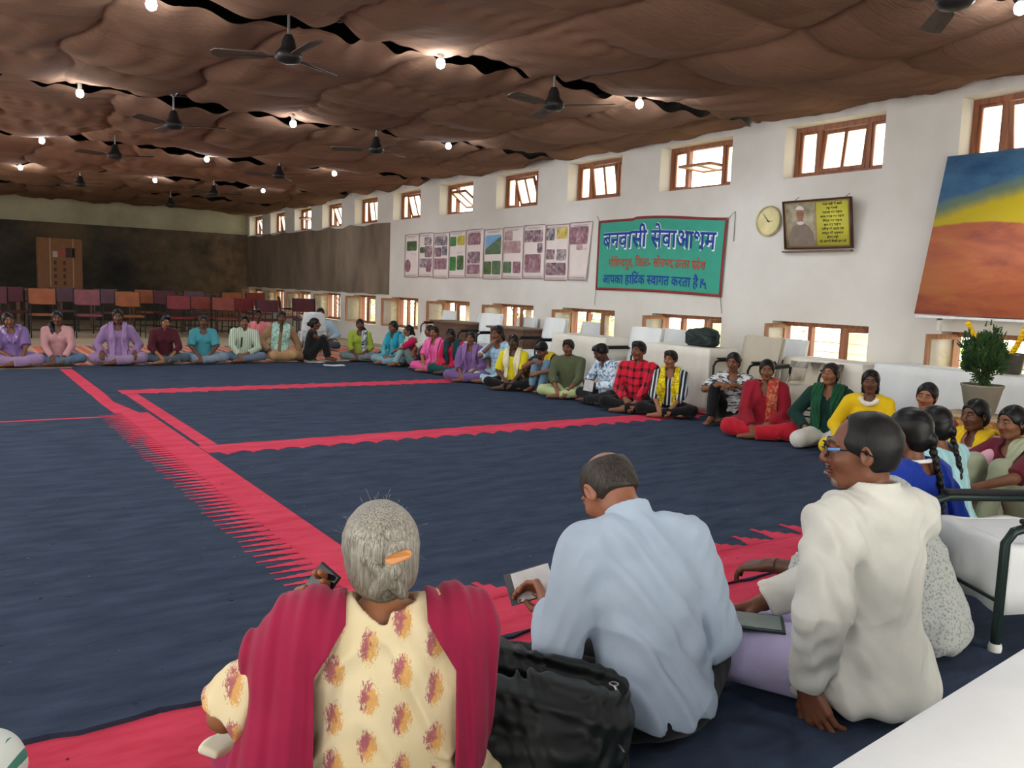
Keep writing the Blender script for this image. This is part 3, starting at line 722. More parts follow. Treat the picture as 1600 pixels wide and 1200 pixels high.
m = MB(); m.box(XW-.06, XW, FY1+.02, FY0+.03, 1.895, 1.915); tag(m.build('picture_ledge', M_DESK), 'thin wooden ledge under the framed picture', 'ledge')

# --- large dune painting leaning against the wall
def pw(u, v, w): return (XW - .39 + .345*v - w, 4.69 - 1.9*u, 1.255 + 1.545*v)
r = empty('dune_painting', label='large painting of orange dunes, yellow light and blue sky leaning on the wall', cat='painting')
def mat_painting():
    t = NT('oil_paint'); s = t.sep(); uv = t.n('ShaderNodeCombineXYZ')
    u = t.math('MULTIPLY', t.math('SUBTRACT', 4.69, s[1]), 1/1.9); v = t.math('MULTIPLY', t.math('SUBTRACT', s[2], 1.255), 1/1.545)
    n = t.math('MULTIPLY', t.math('SUBTRACT', t.noise(2.0, 5, .6, None, 1.0), .5), .10)
    sky = t.ramp(t.noise(2.2, 6, .65, t.mapping((1, 1, 2))), [(.3, lin((46, 92, 138))), (.7, lin((96, 146, 186)))])
    hz = t.math('ADD', t.math('ADD', t.math('SUBTRACT', v, .585), n), t.math('MULTIPLY', u, -.34))   # yellow below the slanting line
    c = t.mix(t.ramp(hz, [(.0, (0, 0, 0)), (.13, (1, 1, 1))]), lin((214, 190, 40)), sky)
    g = t.ramp(hz, [(.0, (0, 0, 0)), (.07, (1, 1, 1)), (.14, (0, 0, 0))]); c = t.mix(t.math('MULTIPLY', g, .6), c, lin((80, 130, 110)))
    dn = t.math('SUBTRACT', t.math('ADD', t.math('ADD', .555, t.math('MULTIPLY', t.math('SINE', t.math('MULTIPLY', u, 7.0)), .02)), t.math('MULTIPLY', n, .3)), v)
    dune = t.ramp(t.noise(1.5, 6, .6, t.mapping((1, .9, 2.6), (0, 0, 0), (.35, 0, 0)), 1.1), [(.24, lin((128, 72, 70))), (.40, lin((182, 96, 68))), (.60, lin((204, 116, 76))), (.80, lin((204, 144, 76)))])
    c = t.mix(t.ramp(dn, [(.0, (0, 0, 0)), (.012, (1, 1, 1))]), c, dune)
    t.base(c); t.rough(.55); t.bump(t.noise(40, 4), .1, .004); return t.m
sheet(pw, 2, 2, w=.0, th=.03).build('canvas', mat_painting(), r)
def mk(pts, w, m): m.poly([pw(u, v, w) for u, v in pts])
m = MB()   # seated blue-robed figure at the right
mk([(.50, .30), (.53, .24), (.60, .22), (.75, .2), (.95, .22), (.98, .3), (.9, .4), (.84, .62), (.76, .68), (.64, .66), (.56, .56), (.55, .42)], .003, m)
m.mi = 1; mk([(.50, .30), (.53, .245), (.60, .235), (.63, .27), (.62, .36), (.56, .40), (.52, .37)], .0045, m); mk([(.56, .56), (.55, .45), (.58, .42), (.60, .56), (.63, .64), (.6, .63)], .0045, m)
m.mi = 2; disc2 = [(.70 + .055*math.cos(k*PI/9), .76 + .09*math.sin(k*PI/9)) for k in range(18)]; mk(disc2, .0045, m)
m.build('painted_figure', [plain('figure_blue', (62, 108, 138), .6), plain('figure_pale_blue', (126, 168, 184), .6), plain('figure_skin', (150, 96, 70), .6)], r)
m = MB()
m.box(XW-.28, XW, 2.9, 4.65, 1.222, 1.245); m.box(XW-.25, XW-.21, 4.5, 4.53, 1.10, 1.225); m.box(XW-.25, XW, 4.5, 4.53, 1.205, 1.225); m.box(XW-.42, XW-.25, 2.9, 4.66, 1.222, 1.245)
tag(m.build('painting_shelf', M_CAPW), 'narrow white shelf carrying the big painting', 'shelf')

# --- marigold garland under the painting
M_MARI = plain('marigold_petals', (236, 190, 24), .7, var=.18, scale=40)
m = MB(); r_ = random.Random(3)
def flower(m, c, s):
    vs = []; n1, n2 = 5, 8
    for i in range(n1+1):
        th = PI*i/n1
        for j in range(n2):
            k = s*(1 + .22*math.sin(j*3.1+i*2.2)); vs.append((c[0]+k*math.sin(th)*math.cos(2*PI*j/n2), c[1]+k*math.sin(th)*math.sin(2*PI*j/n2), c[2]+k*.8*math.cos(th)))
    m.add(vs, [(i*n2+j, i*n2+(j+1) % n2, (i+1)*n2+(j+1) % n2, (i+1)*n2+j) for i in range(n1) for j in range(n2)], False)
pts = []
for k in range(34):
    t_ = k/33; pts.append((XW - .45 + .10*math.sin(t_*PI), 4.12 - .50*t_, 1.19 - 1.35*t_*(1-t_)*.95))
for p in pts: flower(m, p, .026)
for k in range(14): flower(m, (XW-.44, 3.62 - .03*k, 1.19 - .012*k*(13-k)/3), .026)
r = empty('marigold_garland', label='yellow marigold garland looped under the painting behind the plant', cat='garland')
m.build('blossoms', M_MARI, r); m = MB(); m.tube(pts, .002, 5); m.build('thread', M_CAPW, r)
# ================================================================== cloth-covered tables and chairs along the windows
def mat_cloth(name, rgb, rough=.9, bump=.25, sc=1.0):
    t = NT(name); n = t.noise(4*sc, 4, .6, t.mapping((1, 1, .35)))
    c = lin(rgb); t.base(t.ramp(n, [(.3, tuple(x*.9 for x in c[:3])+(1,)), (.7, c)])); t.rough(rough); t.p.inputs['Sheen Weight'].default_value = .1
    t.bump(t.math('ADD', t.math('MULTIPLY', n, .8), t.math('MULTIPLY', t.noise(120, 2), .05)), bump, .02); return t.m
M_TABC = mat_cloth('white_table_linen', (222, 216, 204)); M_TABC2 = mat_cloth('bluish_white_linen', (226, 228, 228)); M_OLDC = mat_cloth('grubby_linen', (186, 176, 158))
def draped_table(x0, x1, y0, y1, zt, label, seed=0, mat=None, hem=.03, group='cloth covered tables along the windows', legs=True):
    r = empty('covered_table', ((x0+x1)/2, (y0+y1)/2, 0), label=label, cat='table', group=group)
    hx, hy = (x1-x0)/2, (y1-y0)/2
    m = MB(); m.box(-hx+.02, hx-.02, -hy+.02, hy-.02, zt-.035, zt-.008); m.build('table_top', M_DESK, r)
    for a in (-1, 1):
        for b in (-1, 1):
            m = MB(); m.box(a*(hx-.06)-.02, a*(hx-.06)+.02, b*(hy-.06)-.02, b*(hy-.06)+.02, 0, zt-.035); m.build('leg', M_DESK, r)
    rr = random.Random(seed)
    # cloth: rounded-rectangle rings going out over the edge and down in folds
    n = 160; per = []
    for i in range(n):
        t = i/n*4; k = int(t); f = t-k
        per.append([(-hx+2*hx*f, -hy), (hx, -hy+2*hy*f), (hx-2*hx*f, hy), (-hx, hy-2*hy*f)][k])
    ph = [rr.random()*6 for _ in range(4)]
    rings = []
    def ring(s, z, amp):
        o = []
        for i, (x, y) in enumerate(per):
            a = math.atan2(y/hy, x/hx); L = math.hypot(x, y)
            nx, ny = (x/hx)**7, (y/hy)**7; l = math.hypot(nx, ny) or 1; nx /= l; ny /= l
            fold = amp*(.5*math.sin((x-y)*15+ph[0]) + .3*math.sin((x-y)*31+ph[1]) + .2*math.sin((x+y)*9+ph[2]))
            cor = max(0, abs(x/hx)+abs(y/hy)-1.72)*amp*4.5
            e = s + fold + cor
            o.append((x*min(1, 1+0*s) + nx*e, y + ny*e, z))
        return o
    rings = [[(x*.0, y*.0, zt+.003) for x, y in per], [(x*.5, y*.5, zt+.004) for x, y in per], [(x*.97, y*.97, zt+.003) for x, y in per], ring(.004, zt-.006, 0)]
    for k in range(1, 9): rings.append(ring(.008+.004*k, zt-.006-(zt-.006-hem)*k/8, .018*(k/8)**.7))
    vs = [p for g in rings for p in g]; m = MB()
    m.add(vs, [(i*n+j, i*n+(j+1) % n, (i+1)*n+(j+1) % n, (i+1)*n+j) for i in range(1, len(rings)-1) for j in range(n)], True)
    m.add(rings[1], [tuple(range(n))], False)
    for p in range(len(m.f)): m.f[p] = tuple(reversed(m.f[p])) if len(m.f[p]) == 4 else m.f[p]
    o = m.build('tablecloth', mat or M_TABC, r)
    sm = o.modifiers.new('thickness', 'SOLIDIFY'); sm.thickness = .004; return r
draped_table(7.16, 7.62, 8.42, 9.56, .76, 'white cloth covered table behind the boy in the olive shirt', 1)
draped_table(7.16, 7.62, 6.62, 7.70, .76, 'white cloth covered table with the dark bag lying on it', 2)
draped_table(7.70, 8.14, 5.06, 6.02, .72, 'white cloth covered table behind the women in red and green', 3)
draped_table(7.70, 8.14, 3.0, 4.92, .75, 'long white cloth covered table behind the potted plant', 4, M_TABC2)
# near table in the right foreground
draped_table(.93, 2.73, -.20, .74, .70, 'white cloth covered table top in the bottom right foreground', 9, M_TABC2, group='near covered table').rotation_euler.z = .095
def desk(x0, x1, y0, y1, zt, label):
    r = empty('wooden_desk', ((x0+x1)/2, (y0+y1)/2, 0), label=label, cat='desk', group='bare wooden desks along the windows'); hx, hy = (x1-x0)/2, (y1-y0)/2
    m = MB(); m.box(-hx-.05, hx, -hy-.06, hy+.06, zt-.03, zt); m.build('desk_top', M_DESK, r, bevel=.004)
    m = MB(); m.box(-hx, -hx+.02, -hy, hy, .12, zt-.03); m.build('modesty_panel', M_DESK, r)
    for b in (-1, 1):
        m = MB(); m.box(-hx+.021, hx-.02, b*(hy-.012)-.012, b*(hy-.012)+.012, 0, zt-.03); m.build('side_panel', M_DESK, r)
desk(7.20, 7.64, 12.05, 13.15, .77, 'bare dark wooden desk farther along the windows, beyond the person in pink')
desk(7.20, 7.64, 10.38, 11.28, .77, 'bare dark wooden desk behind the person covering the mouth')
M_TUBE = plain('black_tube', (24, 25, 27), .35, .4); M_GTUBE = plain('dark_green_tube', (34, 48, 46), .3, .3)
def tube_chair(root, w=.50, d=.46, zs=.44, za=.64, zb=.86, mat=None, back=True, r=.013):
    """front is +x; legs are the uprights of the arm hoops"""
    mat = mat or M_TUBE
    for s in (-1, 1):
        y = s*w/2
        m = MB(); m.tube([(d/2, y, 0), (d/2, y, za-.06), (d/2-.03, y, za-.015), (d/2-.08, y, za), (-d/2+.02, y, za)], r, 10); m.build('front_leg_and_arm', mat, root)
        m = MB(); m.tube([(-d/2-.06, y, 0), (-d/2, y, zs), (-d/2-.01, y, za), (-d/2-.06, y, zb-.03)], r, 10); m.build('rear_leg', mat, root)
        m = MB(); m.box(-d/2+.05, d/2-.06, y-.022, y+.022, za+.012, za+.034); m.build('arm_pad', M_BLK, root, bevel=.008)
    for xx in (d/2, -d/2-.035):
        m = MB(); m.tube([(xx, -w/2, .20), (xx, w/2, .20)], .008, 8); m.build('stretcher', mat, root)
def covered_chair(x, y, rz, label, group, seed=0, zb=.90, mat=None, hem=.30, front=True, w=.54):
    r = empty('covered_chair', (x, y, 0), rz, label, 'chair', group); tube_chair(r, zb=zb)
    rr = random.Random(seed); m = MB(); n = 44; rings = []
    def pr(z, a, bk, fr, k):
        o = []
        for i in range(n):
            t = i/n*4; q = int(t); f = t-q; hw = w/2*a
            x_, y_ = [(fr, -hw+2*hw*f), (fr-(fr-bk)*f, hw), (bk, hw-2*hw*f), (bk+(fr-bk)*f, -hw)][q]
            wv = k*.008*math.sin(i*1.9+seed) + k*.006*math.sin(i*.7+seed*2); sx = 1 if x_ > (bk+fr)/2 else -1
            o.append((x_ + wv*sx, y_ + wv*.6, z + .006*math.sin(i*.8+seed)))
        return o
    zr = [(zb+.012, .92), (zb, 1.0), (zb-.12, 1.0), (.70, .99), (.56, .97), (.46, .96)]
    for k, (z, a) in enumerate(zr): rings.append(pr(z, a, -.31+.10*(zb-z)/(zb-.4), -.255+.10*(zb-z)/(zb-.4), k*.5))
    m.add([p for g in rings for p in g], [(i*n+j, i*n+(j+1) % n, (i+1)*n+(j+1) % n, (i+1)*n+j) for i in range(len(rings)-1) for j in range(n)], True); m.add(rings[0], [tuple(reversed(range(n)))], False); m.add(rings[-1], [tuple(range(n))], False)
    m.build('back_cover', mat or M_TABC2, r)
    m = MB(); rings = [pr(z, a, -.22, f_, k) for z, a, f_, k in ((.475, .86, .20, 0), (.47, .92, .24, .5), (.40, .95, .252, 1.2), (hem, .97, .262, 2))]
    m.add([p for g in rings for p in g], [(i*n+j, i*n+(j+1) % n, (i+1)*n+(j+1) % n, (i+1)*n+j) for i in range(len(rings)-1) for j in range(n)], True); m.add(rings[0], [tuple(reversed(range(n)))], False)
    m.add(rings[-1], [tuple(range(n))], False)
    m.build('seat_cover', mat or M_TABC2, r); return r
FR = 'covered chairs before the tables'; BH = 'covered chairs between tables and windows'
# chairs before the tables look across the hall (front towards -x)
covered_chair(7.22, 11.66, PI+.1, 'white covered chair with black arms between the two bare desks', FR, 1, .93)
covered_chair(7.22, 9.97, PI-.06, 'white covered chair with black arms between bare desk and white table', FR, 2, .94)
covered_chair(7.28, 8.06, PI+.03, 'white covered chair between the two nearer white tables, behind the red checked shirt', FR, 3, .91)
covered_chair(7.36, 6.27, PI-.03, 'off-white covered chair behind the person with a raised knee', FR, 4, .91, M_OLDC)
rr_ = covered_chair(7.28, 5.44, PI+.25, 'shabby covered chair with dark frame between the red and green dressed people', FR, 5, .62, M_OLDC)
for i, (y, lb, z) in enumerate(((14.35, 'behind the farther bare desk', .88), (13.05, 'behind the near end of the farther bare desk', .88), (11.72, 'behind the nearer bare desk', .87), (9.95, 'behind the table near the olive shirt', .885), (8.2, 'behind the table by the black bag', .88), (6.40, 'nearest the woman in red', .875))):
    covered_chair(7.98, y, PI, 'white covered chair back ' + lb, BH, 11+i, z)
for o in list(COL.objects):     # those chairs stand in the aisle between tables and wall
    if o.get('group') == BH: o.location.x = 7.95

# --- chairs by the right edge, near
def near_chair(x, y, rz, label, s):
    r = empty('tube_arm_chair', (x, y, 0), rz, label, 'chair', 'green tube chairs at the right edge')
    tube_chair(r, .50, .50, .40, .50, .72, M_GTUBE, r=.019)
    m = MB(); m.box(-.19, .19, -.19, .19, .375, .40); m.build('seat_board', M_OAK, r, bevel=.006)
    m = MB(); n = 64; rings = []
    for k, (z, e) in enumerate(((.418, -.03), (.415, .0), (.40, .010), (.34, .012), (.25, .016), (.15, .02))):
        g = []
        for i in range(n):
            t = i/n*4; q = int(t); f = t-q; h = .215+e
            px_, py_ = [(h, -h+2*h*f), (h-2*h*f, h), (-h, h-2*h*f), (-h+2*h*f, -h)][q]
            wv = .014*k/5*math.sin(i*.95+s)*2; zz = z + (.20 if px_ < 0 else 0)*max(0, k-2)/3
            g.append((px_*(1+wv), py_*(1+wv), zz + .008*math.sin(i*.6+s)*(k > 0)))
        rings.append(g)
    m.add([p for g in rings for p in g], [(i*n+j, i*n+(j+1) % n, (i+1)*n+(j+1) % n, (i+1)*n+j) for i in range(len(rings)-1) for j in range(n)], True); m.add(rings[0], [tuple(range(n))], False)
    o = m.build('white_seat_cloth', M_TABC2, r); o.modifiers.new('thickness', 'SOLIDIFY').thickness = .004
    m = MB(); m.box(-.315, -.285, -.22, .22, .50, .70); m.build('backrest', M_TABC2, r, bevel=.01)
    for sx in (-1, 1):
        m = MB(); m.lathe([(.024, 0), (.026, .02), (.022, .035)], 14, None, (.25, sx*.25, 0)); m.build('white_foot_cap', M_CAPW, r)
    return r
near_chair(3.74, 1.66, PI-.50, 'dark green tube arm chair with white seat cloth, nearest the camera', 1)
near_chair(5.05, 1.62, PI-.60, 'dark green tube arm chair behind the nearest one at the right edge', 2)

# --- yellow cabinet, potted cypress, steel bucket, bag on the table
r = empty('low_cabinet', (7.15, 3.35, 0), label='low yellow wooden cabinet under the potted plant', cat='cabinet')
m = MB(); m.box(-.16, .16, -.42, .48, 0, .43); m.build('carcass', M_OAK, r, bevel=.004)
m = MB(); m.box(-.20, .20, -.46, .52, .43, .455); m.build('cabinet_top', plain('pale_worn_top', (178, 160, 128), .6), r, bevel=.004)
for s in (-1, 1):
    m = MB(); m.box(-.172, -.16, .03 + (.01 if s > 0 else -.43), .03 + (.43 if s > 0 else -.01), .04, .41); d_ = m.build('door', M_OAK, r, bevel=.003)
    m = MB(); m.tube([(-.172, .03+s*.04, .2), (-.19, .03+s*.04, .21), (-.19, .03+s*.04, .25), (-.172, .03+s*.04, .26)], .004, 6); m.build('handle', M_STEEL, d_)
r = empty('potted_cypress', (7.17, 3.60, .455), label='bushy green dwarf cypress in a grey pot on the yellow cabinet', cat='potted plant')
m = MB(); m.lathe([(.10, 0), (.115, .03), (.155, .22), (.165, .235), (.165, .25), (.150, .25), (.145, .225), (.13, .21), (.01, .21)], 32); m.build('pot', plain('cement_pot', (128, 122, 108), .85, bump=.2), r)
m = MB(); m.lathe([(.14, .205), (.01, .222)], 24); m.build('soil', plain('dark_soil', (60, 48, 38), .95), r)
m = MB(); rp = random.Random(5); tips = []
for k in range(26):
    a = rp.random()*2*PI; L = .22 + .22*rp.random(); sp = .32 + .6*rp.random(); p0 = Vector((.01*math.cos(a), .01*math.sin(a), .22)); pts = [p0]
    for i in range(1, 6):
        f = i/5; pts.append(Vector((math.cos(a)*L*sp*f*.62, math.sin(a)*L*sp*f*.62, .22 + L*f*(1.25-.35*sp*f))))
    m.tube(pts, [.006, .005, .004, .003, .002, .001], 5); tips += pts[1:]
m.tube([(0, 0, .2), (.005, 0, .33), (0, .006, .44)], [.013, .011, .006], 8); m.build('stems', plain('brown_stem', (74, 56, 40), .9), r)
def mat_leaf(name, a, b):
    t = NT(name); t.base(t.ramp(t.noise(12, 3), [(.3, lin(a)), (.7, lin(b))])); t.rough(.7); return t.m
M_LEAF = mat_leaf('cypress_green', (30, 58, 32), (66, 102, 48))
m = MB()
for k in range(1500):
    th = rp.random()*2*PI; ph = math.acos(1-1.6*rp.random()); rad = (.5+.5*rp.random()**.5)
    c = Vector((.155*rad*math.sin(ph)*math.cos(th), .155*rad*math.sin(ph)*math.sin(th), .46 + .20*rad*math.cos(ph)))
    if rp.random() < .25: t_ = rp.choice(tips); c = t_ + Vector((rp.gauss(0, .015), rp.gauss(0, .015), rp.gauss(0, .015)))
    d = (c - Vector((0, 0, .33))).normalized() + Vector((rp.gauss(0, .35), rp.gauss(0, .35), .35)); d.normalize(); w = d.orthogonal().normalized(); w.rotate(Matrix.Rotation(rp.random()*6, 3, d)); L = .03 + .03*rp.random()
    w2 = d.cross(w)
    for q, e in ((0, w), (.8, w2)):
        for j in range(3):
            b0 = c + d*L*j/3; s = .012*(1-j/4)
            m.add([b0, b0 + d*L*.35 + e*s, b0 + d*L*.5], [(0, 1, 2)], False); m.add([b0, b0 + d*L*.5, b0 + d*L*.35 - e*s], [(0, 1, 2)], False)
m.build('foliage', M_LEAF, r)
r = empty('steel_bucket', (7.95, 3.74, .757), label='small dark steel bucket with handle on the table behind the plant', cat='bucket')
m = MB(); m.lathe([(.06, 0), (.07, .01), (.095, .17), (.102, .185), (.094, .185), (.066, .02), (.01, .018)], 28); m.build('pail', plain('dull_steel', (112, 104, 96), .3, .9), r)
m = MB(); m.tube([(0, .095*math.cos(a), .17 + .0*a - .07*math.sin(a)*0 + .02*math.sin(a)) for a in [k*PI/10 for k in range(11)]], .003, 6); m.tube([(-.02, -.10, .17), (-.02, -.135, .165), (-.02, -.135, .06), (-.02, -.085, .05)], .004, 6); m.build('handle', M_STEEL, r)

# ================================================================== old chairs stored across the far end
BACKC = {'red': (112, 36, 42), 'orange': (134, 74, 42), 'maroon': (78, 30, 40), 'rose': (116, 62, 70), 'plum': (80, 50, 60), 'rust': (120, 54, 44)}
def stored_chair(x, y, rz, col, label, sc=1.0, z=0.0):
    r = empty('stored_chair', (x, y, z), rz, label, 'chair', 'old metal chairs stored at the back'); r.scale = (1, 1, sc)
    mt = plain(col + '_rexine', BACKC[col], .45, var=.2, scale=5)
    for s in (-1, 1):
        m = MB(); m.tube([(s*.26, -.24, 0), (s*.26, -.24, .62), (s*.26, -.20, .66), (s*.26, .18, .66)], .012, 8); m.build('front_leg_and_arm', M_TUBE, r)
        m = MB(); m.tube([(s*.26, .24, 0), (s*.26, .20, .45), (s*.26, .27, .97)], .012, 8); m.build('rear_leg', M_TUBE, r)
    m = MB(); m.box(-.25, .25, -.22, .20, .43, .475); m.build('seat', mt, r, bevel=.01)
    M_ = Matrix.Translation((0, .235, .80)) @ Matrix.Rotation(-.14, 4, 'X')
    m = MB(); m.box(-.25, .25, -.02, .015, -.16, .16, M_); m.build('backrest', mt, r, bevel=.01)
    for yy in (-.24, .227):
        m = MB(); m.tube([(-.26, yy, .15), (.26, yy, .15)], .008, 6); m.build('stretcher', M_TUBE, r)
    return r
row = [(-10, 'maroon', 1.06), (68, 'orange', 1.06), (138, 'rose', 1.06), (203, 'orange', 1.03), (282, 'red', .97), (317, 'rust', .95), (352, 'rust', .95), (384, 'red', .93), (421, 'maroon', .92)]
nm_ = ['cut by the left edge, maroon back', 'orange back, below the tall cardboard box', 'rose back, behind the lilac dressed girl', 'orange back, left of the maroon shirted sitter', 'red back behind the maroon shirt', 'rust back behind the teal shirt', 'rust back right of the teal shirt', 'bright red back behind the striped shirt', 'maroon back nearest to the windows']
for i, (px, c, s) in enumerate(row):
    p = atY(px, 470, 20.1 + (.55*(i % 2) if i > 3 else 0)); stored_chair(p.x, p.y, .1*math.sin(i*3), c, 'metal arm chair facing the hall, ' + nm_[i], s)
row2 = [(20, 'maroon'), (100, 'plum'), (165, 'plum'), (232, 'orange'), (262, 'maroon'), (305, 'plum'), (368, 'orange'), (405, 'rust')]
for i, (px, c) in enumerate(row2):
    p = atY(px, 470, 21.5 + .7*(i % 2)); stored_chair(p.x, p.y, .15*math.sin(i*2+1), c, ['second row chair, maroon back, left of the orange one', 'second row chair, plum back, right of the orange one', 'second row chair, plum back, half hidden by the rose one', 'second row chair, dull orange back, by the maroon one', 'second row chair, tall maroon back', 'second row chair, plum back, between red and rust ones', 'second row chair, orange back, between rust and bright red ones', 'second row chair, rust back, toward the windows'][i], 1.06)
# two stored upside-down on the row by the window
o = stored_chair(7.25, 19.6, 2.6, 'maroon', 'maroon metal chair turned away near the far windows', 1.0, .0)
o = stored_chair(7.3, 20.9, 1.3, 'rust', 'metal chair turned sideways by the far windows', 1.0)
m = MB(); m.box(-.5, .5, -.3, .3, .92, .95)
for a in (-.45, .45):
    for b in (-.25, .25): m.box(a-.02, a+.02, b-.02, b+.02, 0, .92)
for i, (x, y) in enumerate(((2.0, 23.6), (3.6, 23.4), (5.6, 23.2))):
    o = link('wooden_table', m.mesh('wooden_table'), M_DESK, None, (x, y, 0)); tag(o, ['leftmost high wooden table stored behind the chairs', 'middle high wooden table stored behind the chairs', 'rightmost high wooden table stored behind the chairs'][i], 'table', 'high tables stored at the back')
# tall carton standing on a table against the back wall
r = empty('cardboard_carton', (2.56, 24.6, .95), label='tall brown cardboard carton standing against the dark back wall', cat='box')
M_CARD = plain('cardboard', (122, 84, 58), .85, var=.08)
m = MB(); m.box(-.50, .50, -.22, .22, 0, 1.28); m.build('carton', M_CARD, r, bevel=.006)
m = MB()
for x in (-.23, .29): m.box(x-.012, x+.012, -.226, -.221, 0, 1.28)
m.build('packing_strap', plain('pale_strap', (150, 130, 104), .6), r)
for nm_2, c_, bx in [('white_label', (160, 150, 146), (-.17, -.06, .80, .95)), ('red_label', (140, 66, 54), (-.05, .12, .83, 1.0)), ('dark_label', (60, 38, 30), (.12, .34, .80, 1.04))] + [('printed_mark', (70, 44, 32), (x-.03, x+.03, .1+.17*k, .2+.17*k)) for x in (-.12, .09) for k in range(4)]:
    m = MB(); m.box(bx[0], bx[1], -.226, -.221, bx[2], bx[3]); m.build(nm_2, plain(nm_2, c_, .6), r)
m = MB(); m.box(-.8, .8, -.35, .35, .92, .95); 
for a in (-.74, .74):
    for b in (-.3, .3): m.box(a-.025, a+.025, b-.025, b+.025, 0, .92)
tag(link('wooden_table', m.mesh('wooden_table'), M_DESK, None, (2.56, 24.6, 0)), 'high wooden table carrying the tall cardboard carton', 'table')
# white plastic chair behind the far row
r = empty('plastic_chair', (5.75, 15.2, 0), 2.9, 'white plastic chair back behind the girl in black and white', 'chair')
M_PL = plain('white_plastic_chair', (214, 222, 226), .35)
m = MB()
for s in (-1, 1):
    for y, t_ in ((-.2, 0), (.2, .06)): m.tube([(s*.24, y+t_*s*0, 0), (s*.21, y, .42)], [.02, .025], 8)
m.build('legs', M_PL, r)
m = MB(); m.box(-.23, .23, -.22, .22, .40, .43); m.build('seat', M_PL, r, bevel=.02)
m = MB(); sheet(lambda u, v, w: ((u-.5)*.44*(1-.12*v*v), .20+.10*v-.06*math.sin(u*PI)*-1 + w, .43+.38*v-.05*(2*u-1)**4*v), 12, 8, th=.02, m=m); m.build('backrest', M_PL, r)
